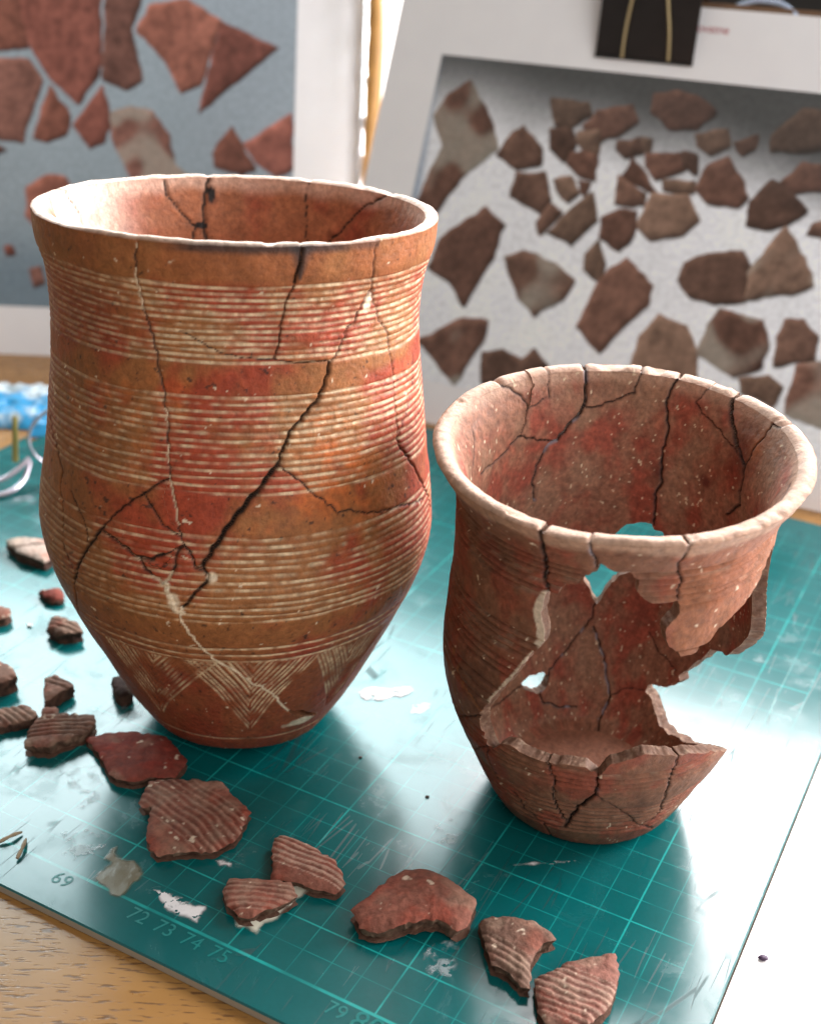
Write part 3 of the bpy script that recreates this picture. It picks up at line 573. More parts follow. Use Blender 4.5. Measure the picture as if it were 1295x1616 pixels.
def build_pot(name, label, B, axes, h, ecc, zk, rk, th_wall, cracks, holes, ths, zs, paint, grooves, lip_h, seed, sherd_step, plaster=(), base_label=None):
    root = link(name, None, label=label, cat="clay pot")
    R3 = Matrix(((axes[0][0], axes[1][0], axes[2][0]), (axes[0][1], axes[1][1], axes[2][1]), (axes[0][2], axes[1][2], axes[2][2])))
    root.matrix_world = Matrix.Translation(Vector(B) * CM) @ R3.to_4x4()
    ni, nj = len(ths), len(zs) - 1                      # theta wraps
    TH, Z = np.meshgrid(ths, zs, indexing='ij')
    rfun = lambda z: float(cub(zk, rk, np.array([z]))[0])
    rr_g = cub(zk, rk, Z)
    dth = np.abs(np.gradient(ths)); cell = np.maximum(dth[:, None] * math.pi / 180 * rr_g, np.gradient(zs)[None, :])
    # --- distance to the breaks
    cd = np.full(TH.shape, 9.0); cw = np.full(TH.shape, .05); ck = np.zeros(TH.shape, np.int8); cover = np.full(TH.shape, 99.0)
    KIND = {'d': 1, 'm': 2, 'r': 3, 'w': 4, 'g': 5}
    for ci, (w, k, pts) in enumerate(cracks):
        pl = rough_line(pts, step=.14, seed=seed * 100 + ci, rfun=rfun, amp=.04)
        for A, Bq in zip(pl[:-1], pl[1:]):
            r_ = rfun((A[1] + Bq[1]) / 2) * math.pi / 180; pad = .7
            i0 = np.searchsorted(ths, min(A[0], Bq[0]) - pad / r_); i1 = np.searchsorted(ths, max(A[0], Bq[0]) + pad / r_)
            j0 = np.searchsorted(zs, min(A[1], Bq[1]) - pad); j1 = np.searchsorted(zs, max(A[1], Bq[1]) + pad)
            if i1 <= i0 or j1 <= j0: continue
            s = np.s_[i0:i1, j0:j1]
            d = seg_dist(TH[s], Z[s], r_, A, Bq)
            q = d / (w * ((.50 if k == 'm' else .34) if w < .11 else .34)); better = q < cover[s]
            cover[s] = np.where(better, q, cover[s]); cw[s] = np.where(better, w, cw[s]); ck[s] = np.where(better, KIND[k], ck[s])
            cd[s] = np.minimum(cd[s], d)
    # --- missing pieces
    hs = np.full(TH.shape, 9.0)
    P0 = np.stack([TH * math.pi / 180 * 5.0, Z], -1)
    hn = .06 * noise(P0, 2.6, seed + 3) + .022 * noise(P0, 8.0, seed + 4)
    for poly in holes:
        r_ = rfun(np.mean([p[1] for p in poly])) * math.pi / 180
        hs = np.minimum(hs, poly_sdf(TH, Z, r_, list(poly)))
    hs = hs + hn * (hs < 1)
    # snap the grid to the edge of the missing pieces
    gi = np.gradient(hs, axis=0) / np.maximum(dth[:, None] * math.pi / 180 * rr_g, 1e-6); gj = np.gradient(hs, axis=1) / np.gradient(zs)[None, :]
    gm = np.maximum(np.hypot(gi, gj), .5)
    nx = lambda a: np.concatenate([a, a[:1]], 0)
    def face_avg(a):
        b_ = nx(a); return (b_[:-1, :-1] + b_[1:, :-1] + b_[:-1, 1:] + b_[1:, 1:]) / 4
    def face_min(a):
        b_ = nx(a); return np.minimum(np.minimum(b_[:-1, :-1], b_[1:, :-1]), np.minimum(b_[:-1, 1:], b_[1:, 1:]))
    solid = face_avg(hs) > 0
    sp_ = np.zeros((ni, nj + 2), int); sp_[:, 1:-1] = solid
    touch = sp_[:, 1:] + sp_[:, :-1] + np.roll(sp_, 1, 0)[:, 1:] + np.roll(sp_, 1, 0)[:, :-1]      # solid faces round each grid point
    inner_ = np.ones((ni, nj + 1), bool); inner_[:, 0] = inner_[:, -1] = False
    near = (touch > 0) & (touch < 4) & inner_ & (np.abs(hs) < 1.2 * cell)
    near[0] = False; near[-1] = False
    TH = np.where(near, TH - hs * gi / gm**2 / (math.pi / 180 * rr_g), TH)
    Z = np.where(near, np.clip(Z - hs * gj / gm**2, zs[0], zs[-1]), Z)
    barrier = face_min(cd - .5 * (cell - .05)) < .042
    lab, n = flood(solid & ~barrier)
    cnt = np.bincount(lab.ravel(), minlength=n + 1); small = cnt < 350; small[0] = True
    lab = np.where(small[lab], 0, lab)
    lab = grow(lab, solid)
    solid = lab > 0
    ids = [k for k in range(1, n + 1) if (lab == k).any()]
    # --- shape
    TR = TH * math.pi / 180
    r_out = cub(zk, rk, np.clip(Z, 0, h))
    base_round = sstep(0, .35, Z); r_out = r_out * (.88 + .12 * base_round)
    U = np.stack([np.cos(TR), np.sin(TR) * (1 + ecc), np.zeros_like(TR)], -1)
    Pn = np.stack([np.cos(TR) * 6, np.sin(TR) * 6, Z], -1)
    wob = .045 * noise(Pn, .45, seed) + .02 * noise(Pn, 1.6, seed + 1) + .006 * noise(Pn, 7, seed + 2)
    gdepth, fillm = grooves(TH, Z, Pn)
    q = cover
    cdepth = np.minimum(cw * 1.2, .13) * np.exp(-(q * 1.05) ** 2) * np.where(ck == 4, -.12, 1.0)
    edge = .012 * np.exp(-((q - 1.6) / .7) ** 2)
    ro = r_out + wob - gdepth - cdepth - edge
    th_ = th_wall(Z)
    ri = r_out - th_ + .6 * wob + cdepth * .8
    zin = Z + .45 * np.exp(-np.maximum(Z, 0) / .6)
    PO = U * ro[..., None]; PO[..., 2] = Z
    PI = U * ri[..., None]; PI[..., 2] = zin
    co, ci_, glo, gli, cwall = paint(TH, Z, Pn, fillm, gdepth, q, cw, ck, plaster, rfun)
    idx = np.arange(ni * (nj + 1)).reshape(ni, nj + 1)
    K = 6
    for k in ids:
        R_ = random.Random(seed * 31 + k)
        off = np.array([R_.uniform(-1, 1), R_.uniform(-1, 1), R_.uniform(-1, 1) * .6]) * sherd_step
        msk = lab == k
        fi, fj = np.nonzero(msk); fi2 = (fi + 1) % ni
        qo = np.stack([idx[fi, fj], idx[fi2, fj], idx[fi2, fj + 1], idx[fi, fj + 1]], 1)
        used = np.unique(qo); remap = np.full(ni * (nj + 1), -1, np.int64); remap[used] = np.arange(len(used)); nu = len(used)
        V = [PO.reshape(-1, 3)[used], PI.reshape(-1, 3)[used]]; C = [co.reshape(-1, 3)[used], ci_.reshape(-1, 3)[used]]; G = [glo.ravel()[used], gli.ravel()[used]]
        Qs = [remap[qo], remap[qo][:, ::-1] + nu]
        # boundary edges, as pairs of grid vertices with the piece on the left
        E = []; top = []
        m_r = np.roll(msk, -1, 0); m_l = np.roll(msk, 1, 0)
        m_u = np.zeros_like(msk); m_u[:, :-1] = msk[:, 1:]; m_d = np.zeros_like(msk); m_d[:, 1:] = msk[:, :-1]
        for cond, e in ((msk & ~m_r, 'r'), (msk & ~m_l, 'l'), (msk & ~m_u, 'u'), (msk & ~m_d, 'd')):
            a, b_ = np.nonzero(cond); a2 = (a + 1) % ni
            if e == 'r': E.append(np.stack([idx[a2, b_], idx[a2, b_ + 1]], 1)); top.append(np.zeros(len(a), bool))
            if e == 'l': E.append(np.stack([idx[a, b_ + 1], idx[a, b_]], 1)); top.append(np.zeros(len(a), bool))
            if e == 'u': E.append(np.stack([idx[a2, b_ + 1], idx[a, b_ + 1]], 1)); top.append(b_ == nj - 1)
            if e == 'd': 
                keep = b_ > 0
                E.append(np.stack([idx[a, b_], idx[a2, b_]], 1)[keep]); top.append(np.zeros(int(keep.sum()), bool))
        E = np.concatenate(E); top = np.concatenate(top)
        base = 2 * nu
        for is_top in (False, True):
            Es = E[top == is_top]
            if not len(Es): continue
            wv = np.unique(Es); wm = np.full(ni * (nj + 1), -1, np.int64); wm[wv] = np.arange(len(wv)); nw = len(wv)
            po = PO.reshape(-1, 3)[wv]; pi = PI.reshape(-1, 3)[wv]
            rows = []; rc = []
            ts = np.linspace(0, 1, K)
            for t in ts:
                p = po * (1 - t) + pi * t
                if is_top:
                    p[:, 2] += lip_h * math.sin(math.pi * t) ** .45 - .7 * lip_h * sstep(.35, .7, noise(p, 2.3, seed + 14)) * math.sin(math.pi * t) ** .5 + .02 * noise(p, 3.0, seed + 9) + .09 * noise(p, .6, seed + 10) * math.sin(math.pi * t) - .16 * np.exp(-(cover.ravel()[wv] / 1.6) ** 2) * math.sin(math.pi * t) ** .5
                    rad = p[:, :2] / np.maximum(np.linalg.norm(p[:, :2], axis=1, keepdims=True), 1e-6)
                    p[:, :2] += rad * .04 * math.sin(math.pi * t)
                    c = co.reshape(-1, 3)[wv] * (1 - t) + ci_.reshape(-1, 3)[wv] * t
                    c = mix(c, np.broadcast_to(cwall[1], c.shape), np.full(len(c), .75 * math.sin(math.pi * t)))
                else:
                    if 0 < t < 1:
                        p = p + .045 * np.stack([noise(p + 11, 2.5, seed + 5), noise(p + 23, 3.5, seed + 6), noise(p + 37, 3.5, seed + 7)], -1) * math.sin(math.pi * t)
                        p = p + .022 * np.stack([noise(p + 11, 16, seed + 5), noise(p + 23, 12, seed + 6), noise(p + 37, 12, seed + 7)], -1)
                    nn = .6 * noise(p, 4, seed + 8) + .8 * noise(p, 17, seed + 9) - .7 * math.sin(math.pi * t)
                    c = mix(np.broadcast_to(cwall[0], p.shape), np.broadcast_to(cwall[2], p.shape), sstep(-.5, .6, nn))
                    if t < .05: c = mix(c, co.reshape(-1, 3)[wv], np.full(len(c), .4))
                rows.append(p); rc.append(c)
            V += rows; C += rc; G += [np.zeros(nw)] * K
            a, b_ = wm[Es[:, 0]], wm[Es[:, 1]]
            for t in range(K - 1):
                o0 = base + t * nw; o1 = base + (t + 1) * nw
                Qs.append(np.stack([o0 + b_, o0 + a, o1 + a, o1 + b_], 1))
            base += K * nw
        V = np.concatenate(V) + off
        link("sherd", mesh_np("sherd", V, np.concatenate(Qs), np.concatenate(C), np.concatenate(G)), M_CLAY, root)
    # --- the bottom
    nb = 96; rings = [(0, -.03), (.5, -.02), (.85, 0.0), (1.0, 0.0)]
    V = []; Q = []; Cc = []
    rb = rk[0] * .88
    for (f_, z) in rings:
        for k in range(nb):
            a = 2 * math.pi * k / nb; V.append((max(f_, .002) * rb * math.cos(a), max(f_, .002) * rb * math.sin(a) * (1 + ecc), z))
    for f_ in (1.0, .6, .02):
        for k in range(nb):
            a = 2 * math.pi * k / nb; r_ = f_ * (rb - th_wall(np.array([0.]))[0] + .15); V.append((r_ * math.cos(a), r_ * math.sin(a) * (1 + ecc), .44))
    nr = len(rings)
    for j in list(range(nr - 1)) + [nr, nr + 1]:
        for k in range(nb): Q.append((j * nb + k, j * nb + (k + 1) % nb, (j + 1) * nb + (k + 1) % nb, (j + 1) * nb + k))
    V = np.array(V); Cc = mix(np.broadcast_to(np.array((.21, .085, .055)), V.shape), (.15, .07, .05), sstep(-.5, .5, noise(V, 2, seed)))
    fl = ci_[:, 0].mean(0); Cc[nr * nb:] = fl * (1 + .2 * noise(V[nr * nb:], 3, seed + 1))[:, None]
    link("base", mesh_np("base", V, Q, Cc, np.zeros(len(V))), M_CLAY, root)
    return root

# ------------------------------------------------------------------ left pot: tall beaker with combed bands
def lines(z0, z1, n): return list(np.linspace(z0, z1, n))
L_BANDS = [lines(17.42, 15.1, 13), lines(14.12, 11.26, 14), lines(9.9, 7.07, 13), [5.98, 5.64, 5.34]]
def left_grooves(TH, Z, Pn):
    g = np.zeros(Z.shape); fill = np.zeros(Z.shape)
    k = 0; TH1 = np.median(TH, axis=1)[:, None]; big = .40 * noise(Pn, .35, 31)
    for bi, band in enumerate(L_BANDS):
        for z0 in band:
            k += 1
            # hand-combed lines: they wander, swell, break off
            s = np.stack([TH1 / 60 * 6.4, np.full(TH1.shape, z0 * 3.7)], -1)
            zz = z0 + .055 * noise(s, .22, 40 + bi) + .03 * noise(s, .8, 60 + k)
            w = .045 * (1 + .35 * noise(s, 1.1, 80 + k))
            d = np.abs(Z - zz)
            a = np.exp(-(d / w) ** 2)
            fade = sstep(-.98, -.70, noise(s, .45, 100 + k))
            dash = .78 + .22 * noise(s, 7.0, 120 + k)
            g = np.maximum(g, .058 * a * fade * dash)
            f = np.clip(1.40 - (d / (w * .98)) ** 2.0, 0, 1) * fade
            patch = (.5 + .5 * sstep(-.5, .4, noise(s, 6.0, 180 + k))) * sstep(-.85, .40,  .55 * noise(s, .55, 140 + k) + .55 * noise(s, 4.0, 160 + k) + big + (.12 if bi != 3 else .1))
            right = sstep(-150, -80, TH1) * .6 + .4
            fill = np.maximum(fill, f * patch * right)
    # hanging hatched triangles: nested chevrons
    zone = (Z < 5.3) & (Z > 1.4)
    for cen, ap, half, nl, lean in ((-79, 1.62, 21.5, 11, 0), (-122, 1.85, 20, 10, 12), (-38, 1.9, 17, 9, -4), (4, 1.7, 20, 9, 0), (47, 1.7, 20, 9, 0), (90, 1.7, 20, 9, 0), (133, 1.7, 20, 9, 0)):
        dt = TH - cen - lean * (Z - 1.6) / 3.6 + 1.5 * noise(Pn, .5, 77)
        sl = (5.3 - ap) / half
        val = (Z - ap - sl * np.abs(dt)) / .335
        n_ = np.round(val)
        d = np.abs(val - n_ + .28 * noise(np.stack([n_ * 2.3 + np.sign(dt) * 5, Z * 1.0, TH * .05], -1), .9, 56)) * .335 / np.sqrt(1 + (sl / .085) ** 2)
        ok = zone & (n_ >= 0) & (n_ <= nl) & (np.abs(dt) < half * (1 + .12 * noise(np.stack([n_ * 1.7, np.sign(dt) * 3], -1), 1.0, 58))) & (np.abs(dt) > .8 * noise(np.stack([n_ * 2.1, dt * .01], -1), 1.0, 59))
        vis = sstep(-.95, -.6, noise(np.stack([n_ * 3.1 + np.sign(dt) * 7, Z * .7], -1), 1.0, 55))
        a = np.exp(-(d / .036) ** 2) * ok * vis
        g = np.maximum(g, .045 * a)
        fill = np.maximum(fill, np.clip(1.4 - (d / .040) ** 2, 0, 1) * ok * vis * sstep(-.7, .3, noise(Pn, 2.0, 88)) * (.55 + .45 * sstep(-.4, .4, noise(Pn, 6, 89))))
    d = np.abs(Z - 1.08 - .05 * noise(Pn, .4, 5)); a = np.exp(-(d / .035) ** 2) * sstep(0, .3, noise(Pn, .5, 6))
    g = np.maximum(g, .03 * a); fill = np.maximum(fill, .7 * a)
    return g, fill

def left_paint(TH, Z, Pn, fill, gd, q, cw, ck, plaster, rfun):
    n1 = fbm(Pn, .28, 3, 11); n2 = fbm(Pn, .8, 3, 12); n3 = fbm(Pn, 3.0, 2, 13)
    ochre = np.array((.29, .115, .040)); red = np.array((.31, .045, .022)); orange = np.array((.44, .105, .024)); brown = np.array((.15, .056, .024))
    plain = np.zeros(Z.shape)
    for a, b_ in ((14.2, 15.05), (10.0, 11.2), (6.1, 7.0)): plain = np.maximum(plain, sstep(a - .3, a + .2, Z) * (1 - sstep(b_ - .2, b_ + .3, Z)))
    c = mix(np.broadcast_to(ochre, Z.shape + (3,)), red, sstep(-.30, .40, n2 + .9 * n1 + .03 * plain + .03 + .25 * sstep(-55, -10, TH)) * .9)
    c = mix(c, orange, sstep(.05, .5, -n1 + .3 * n3) * sstep(9, 11, Z) * (1 - sstep(13, 15.5, Z)) * .8)
    c = mix(c, ochre, sstep(17.2, 17.7, Z) * .75)
    c = mix(c, red * .85, np.exp(-(((TH + 128) / 12) ** 2 + ((Z - 16.2) / .9) ** 2)) * .8)
    c = mix(c, brown, (1 - sstep(-138, -100, TH)) * .55)  # left side browned: its shade is put into the colour
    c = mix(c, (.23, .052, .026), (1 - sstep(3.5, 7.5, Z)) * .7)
    c = c * (1 + .22 * n3[..., None])
    # sooty bloom under the rim, dark specks, pale grit
    soot = sstep(18.28, 18.5, Z) * sstep(-.35, .2, noise(Pn, .5, 20) + .15) * (np.abs(TH + 75) < 32)
    c = mix(c, (.03, .025, .025), soot * .85)
    tri = np.clip(1.2 - np.abs(TH + 66.5) / (.6 + 3.2 * np.clip((Z - 17.7) / .85, 0, 1)), 0, 1) * sstep(17.55, 17.7, Z) * (TH > -70)
    c = mix(c, (.035, .03, .03), np.clip(tri, 0, 1) * .9)
    sp = noise(Pn, 6.5, 21) * .6 + noise(Pn, 11, 22) * .5
    c = mix(c, (.035, .02, .015), sstep(.62, .76, sp + .12 * plain) * .8)
    c = mix(c, (.75, .62, .45), sstep(.74, .84, noise(Pn, 8.5, 23) * .7 + noise(Pn, 3, 24) * .45) * .8)
    c = mix(c, (.72, .57, .37), np.clip(fill, 0, 1) * .86)
    gl = np.full(Z.shape, .22) + .15 * n2
    inn = mix(np.broadcast_to(np.array((.29, .105, .048)), Z.shape + (3,)), (.26, .06, .03), sstep(-.2, .5, n2)) * (1 + .25 * n3[..., None])
    inn = mix(inn, (.70, .50, .39), sstep(17.9, 18.45, Z + .3 * n2) * .55)  # inner rim paled: glare put into the colour, with dust
    inn = mix(inn, (.78, .60, .50), sstep(128, 160, TH) * sstep(-.5, .3, n2 + .3) * .7)  # left inner wall whitened: window glare and dust in one colour
    inn = inn * (1 + .15 * noise(Pn, 7, 44))[..., None]
    def crack(c, inner=False):
        core = np.exp(-(q * .95) ** 3.0); halo = np.exp(-(q / 2.4) ** 2)
        dk = np.array((.022, .014, .010))
        c = mix(c, (.10, .04, .02), halo * .35 * (ck != 4))
        ragged = np.clip(core * (1.15 + .5 * noise(Pn, 9, 51)), 0, 1)
        c = mix(c, dk, ragged * ((ck == 1) | (ck == 5)))
        c = mix(c, (.05, .016, .009), ragged * (ck == 3) * .9)
        mx = noise(Pn, 2.2, 52) > .0
        c = mix(c, np.where(mx[..., None], np.array((.60, .48, .33)), dk), ragged * (ck == 2) * .9)
        c = mix(c, (.76, .64, .47), np.clip(np.exp(-(q * .8) ** 4) * (1.1 + .5 * noise(Pn, 6, 53)), 0, 1) * (ck == 4))
        return c
    c = crack(c); inn = crack(inn)
    for t0, z0, rx, rz in ((107.2, 18.0, 1.5, .30), (112.0, 16.95, 2.4, .13)):  # two small holes, only their darkness painted on the inner wall
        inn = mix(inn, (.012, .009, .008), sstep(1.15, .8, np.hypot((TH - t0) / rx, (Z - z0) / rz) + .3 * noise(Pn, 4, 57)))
    # a little plaster lump beside the long break, and beneath the low chip
    for (t0, z0, rx, rz) in ((-89.5, 8.72, 1.3, .16), (-99.6, 7.75, 1.5, .28), (-52, 1.62, 8.0, .17), (-43.5, 16.7, 1.3, .25)):
        k = np.clip(1.3 - np.hypot((TH - t0) / rx, (Z - z0) / rz) + .35 * noise(Pn, 4, 54), 0, 1)
        c = mix(c, (.74, .62, .46), np.clip(k * 2, 0, 1) * .9)
    return c, inn, np.clip(gl, 0, 1), np.full(Z.shape, .1), [np.array((.36, .17, .09)), np.array((.84, .68, .56)), np.array((.20, .09, .05))]  # second wall colour: lip whitened to carry its lit top

zsL = np.linspace(0, 18.572, 400)
thL = np.concatenate([np.linspace(-180, 0, 400, endpoint=False), np.linspace(0, 180, 210, endpoint=False)])
L_HOLE = [(-61.1, 2.48), (-57.0, 2.43), (-51, 2.1), (-42.8, 1.62), (-47, 1.75), (-52, 1.86), (-56.3, 1.95), (-59, 2.2)]
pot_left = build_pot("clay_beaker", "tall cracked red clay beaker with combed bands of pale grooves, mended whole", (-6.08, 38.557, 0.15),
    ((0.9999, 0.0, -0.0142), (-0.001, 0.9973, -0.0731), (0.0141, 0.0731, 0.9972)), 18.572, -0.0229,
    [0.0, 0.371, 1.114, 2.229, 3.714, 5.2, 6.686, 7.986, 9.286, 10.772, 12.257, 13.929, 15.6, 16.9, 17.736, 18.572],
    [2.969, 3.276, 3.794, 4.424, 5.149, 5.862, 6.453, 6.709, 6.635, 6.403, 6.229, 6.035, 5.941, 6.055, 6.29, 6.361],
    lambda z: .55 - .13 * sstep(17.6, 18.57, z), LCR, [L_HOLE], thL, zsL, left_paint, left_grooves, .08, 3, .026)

# ------------------------------------------------------------------ right pot: smaller, with a side broken away
R_HOLE = [(-119.0, 11.03), (-117.3, 11.13), (-115.0, 11.3), (-113.0, 11.57), (-108.7, 11.74), (-106.5, 11.99), (-103.1, 12.28), (-102.4, 12.57), (-100.2, 12.51), (-97.6, 12.29), (-93.1, 12.34), (-91.6, 12.12), (-89.6, 11.94), (-89.4, 11.56), (-86.8, 11.34), (-83.3, 11.16), (-79.5, 11.17), (-75.7, 11.28), (-73.7, 10.95), (-75.5, 10.57), (-77.9, 10.15), (-77.4, 9.81), (-74.3, 9.46), (-71.5, 9.23), (-66.0, 9.26), (-58.7, 9.69), (-51.4, 10.1), (-45.0, 10.31), (-39.0, 10.55), (-33.4, 10.95), (-26, 11.4),
          (-20, 11.2), (-14.5, 10.1), (-11, 8.9), (-10.5, 8.0), (-7, 7.25), (1.5, 6.27), (12.7, 5.01), (23.1, 4.64), (30.8, 3.37), (34.4, 3.06), (32.2, 2.92), (40.0, 2.41), (49.4, 2.24), (49.6, 1.93), (45.4, 1.85), (39.9, 1.5), (31.7, 1.17),
          (22, 1.2), (8, 1.5), (-8, 2.3), (-24, 3.3), (-36, 4.1),
          (-45.0, 4.72), (-52, 5.05), (-60.0, 5.35), (-69.3, 5.66), (-80.4, 5.98), (-91.2, 5.58), (-95.5, 4.88), (-100.2, 5.20), (-111.7, 5.10), (-117.7, 5.08), (-127.4, 5.20), (-131.6, 5.06), (-138.2, 4.34), (-140.3, 4.59), (-141.4, 5.07), (-141.3, 5.78), (-137.3, 6.44), (-130.8, 7.45), (-126.4, 8.15), (-122.3, 8.82), (-119.3, 9.31), (-119.3, 9.77), (-121.7, 10.32), (-120.5, 10.56)]
R_BACK = [(90.9, 5.62), (88.9, 5.34), (86.1, 4.83), (83.6, 4.53), (81.6, 4.86), (78.5, 5.41), (75.0, 5.87), (71.3, 6.06), (60.1, 6.53), (55.1, 7.37), (58.2, 8.04), (61.9, 8.08), (63.3, 8.37), (68.8, 8.19), (74.7, 8.04), (77.7, 7.63), (86.4, 6.78)]
R_SMALL = [(127.2, 2.08), (120.4, 2.24), (112.1, 2.18), (109.1, 2.02), (110.9, 1.68), (117.4, 1.5), (125.5, 1.83)]
R_BANDS = [lines(12.15, 10.9, 7), lines(9.35, 7.7, 8), lines(7.0, 6.3, 3), lines(5.0, 4.2, 4), lines(3.0, 1.3, 7)]
def right_grooves(TH, Z, Pn):
    g = np.zeros(Z.shape); fill = np.zeros(Z.shape); k = 0; TH1 = np.median(TH, axis=1)[:, None]
    for bi, band in enumerate(R_BANDS):
        for z0 in band:
            k += 1
            s = np.stack([TH1 / 60 * 5, np.full(TH1.shape, z0 * 3.7)], -1)
            zz = z0 + .10 * noise(s, .2, 240 + bi) + .04 * noise(s, .8, 260 + k)
            w = .062 * (1 + .3 * noise(s, 1.1, 280 + k)); d = np.abs(Z - zz)
            fade = (1 - .75 * sstep(-50, -25, TH1)) * sstep(-.9, -.5, noise(s, .35, 300 + k)) * (.75 + .25 * sstep(-175, -110, -TH - 240))
            g = np.maximum(g, .13 * np.exp(-(d / w) ** 2) * fade)
            fill = np.maximum(fill, np.exp(-(d / (w * .8)) ** 2) * sstep(.25, .55, noise(s, 2.0, 320 + k)) * .5 * fade)
    return g, fill

def right_paint(TH, Z, Pn, fill, gd, q, cw, ck, plaster, rfun):
    n1 = fbm(Pn, .35, 3, 211); n2 = fbm(Pn, 1.0, 3, 212); n3 = fbm(Pn, 4.0, 2, 213)
    br = np.array((.185, .082, .047)); rd = np.array((.215, .058, .033)); og = np.array((.29, .108, .050)); dk = np.array((.11, .048, .030))
    c = mix(np.broadcast_to(br, Z.shape + (3,)), rd, sstep(-.2, .4, n2 + .4 * n1))
    c = mix(c, og, sstep(-85, -70, TH) * sstep(9, 9.6, Z) * .75)
    c = mix(c, dk, sstep(.15, .6, -n1) * .6)
    c = mix(c, (.42, .26, .175), sstep(12.95, 13.3, Z + .35 * n2) * .8)  # lip paled: dust and its lit top painted together
    c = c * (1 + .26 * n3[..., None])
    c = mix(c, (.62, .50, .36), fill * .5)
    grit = sstep(.70, .80, noise(Pn, 8, 223) * .75 + noise(Pn, 3, 224) * .4)
    c = mix(c, (.68, .55, .40), grit * .85)
    inn = mix(np.broadcast_to(np.array((.235, .108, .066)), Z.shape + (3,)), (.245, .062, .038), sstep(-.2, .45, n2 + .3 * n1)) * (1 + .30 * n3[..., None])
    inn = mix(inn, (.26, .165, .105), sstep(.1, .5, noise(Pn, .9, 230)) * .4) * (1 + .22 * noise(Pn, 9, 231) + .15 * noise(Pn, 17, 232))[..., None]
    inn = mix(inn, (.42, .27, .19), sstep(13.05, 13.5, Z + .2 * n2) * .75)  # inner side of the lip paled the same way
    inn = mix(inn, (.72, .60, .42), sstep(.66, .78, noise(Pn, 7, 225) * .8 + noise(Pn, 13, 226) * .35) * .85)
    inn = mix(inn, (.10, .018, .012), np.exp(-(((TH - 25) / 7) ** 2 + ((Z - 12.3) / .9) ** 2)) * .85)
    inn = mix(inn, (.30, .085, .02), np.exp(-(((TH - 18) / 4) ** 2 + ((Z - 12.7) / .4) ** 2)) * .7)
    inn = mix(inn, (.08, .014, .010), np.exp(-(((TH - 63) / 3) ** 2 + ((Z - 10.4) / .5) ** 2)) * .8)
    inn = mix(inn, (.09, .016, .012), np.exp(-(np.hypot((TH - 40) / 3.2, (Z - 10.7) / .25)) ** 4) * .8)
    gl = np.full(Z.shape, .1); gi = np.full(Z.shape, .12) + .5 * np.exp(-(((TH - 25) / 7) ** 2 + ((Z - 12.3) / .9) ** 2))
    def crack(c, g):
        core = np.exp(-(q * .95) ** 3.0); halo = np.exp(-(q / 2.4) ** 2)
        rag = np.clip(core * (1.15 + .5 * noise(Pn, 9, 251)), 0, 1)
        c = mix(c, (.09, .03, .02), halo * .4)
        c = mix(c, (.018, .011, .009), rag * ((ck == 1) | (ck == 5)))
        c = mix(c, (.30, .13, .05), rag * (ck == 2) * .9)
        glint = (ck == 5) * np.exp(-(q / 1.5) ** 2) * sstep(.1, .4, noise(Pn, 3.2, 252))
        c = mix(c, (.30, .30, .36), glint * .6)
        return c, np.clip(g + 1.1 * (ck == 5) * np.exp(-(q / 1.6) ** 2), 0, 1)
    c, gl = crack(c, gl); inn, gi = crack(inn, gi)
    d = np.full(Z.shape, 9.0)
    for w, pl in plaster:
        for A, Bq in zip(pl[:-1], pl[1:]): d = np.minimum(d, seg_dist(TH, Z, .085, A, Bq) / w)
    k = sstep(1.15, .75, d + .35 * noise(Pn, 3.5, 260))
    c = mix(c, (.60, .50, .38), k * .9)
    return c, inn, gl, gi, [np.array((.14, .074, .048)), np.array((.54, .37, .28)), np.array((.26, .17, .115))]

zsR = np.linspace(0, 13.52, 300)
thR = np.linspace(-180, 180, 640, endpoint=False)
pot_right = build_pot("clay_beaker", "smaller brown clay beaker with a large hole broken through its side", (6.443, 34.971, 0.14),
    ((0.9997, 0.0, 0.025), (-0.002, 0.9968, 0.0803), (-0.0249, -0.0803, 0.9965)), 13.52, -0.0202,
    [0, .406, 1.082, 2.028, 3.38, 4.867, 6.49, 8.112, 9.735, 11.0, 11.8, 12.35, 12.75, 13.1, 13.52],
    [3.057, 3.285, 3.611, 3.985, 4.51, 4.944, 5.092, 4.963, 4.80, 4.80, 4.85, 4.96, 5.12, 5.34, 5.56],
    lambda z: .44 + .09 * sstep(12.4, 13.3, z), RCR, [R_HOLE, R_BACK, R_SMALL], thR, zsR, right_paint, right_grooves, .10, 5, .05,
    plaster=((.16, [(-119.5, 10.9), (-122.0, 10.3), (-119.8, 9.7), (-120.0, 9.2)]), (.10, [(-122.5, 8.8), (-131, 7.4), (-137.5, 6.4)])))

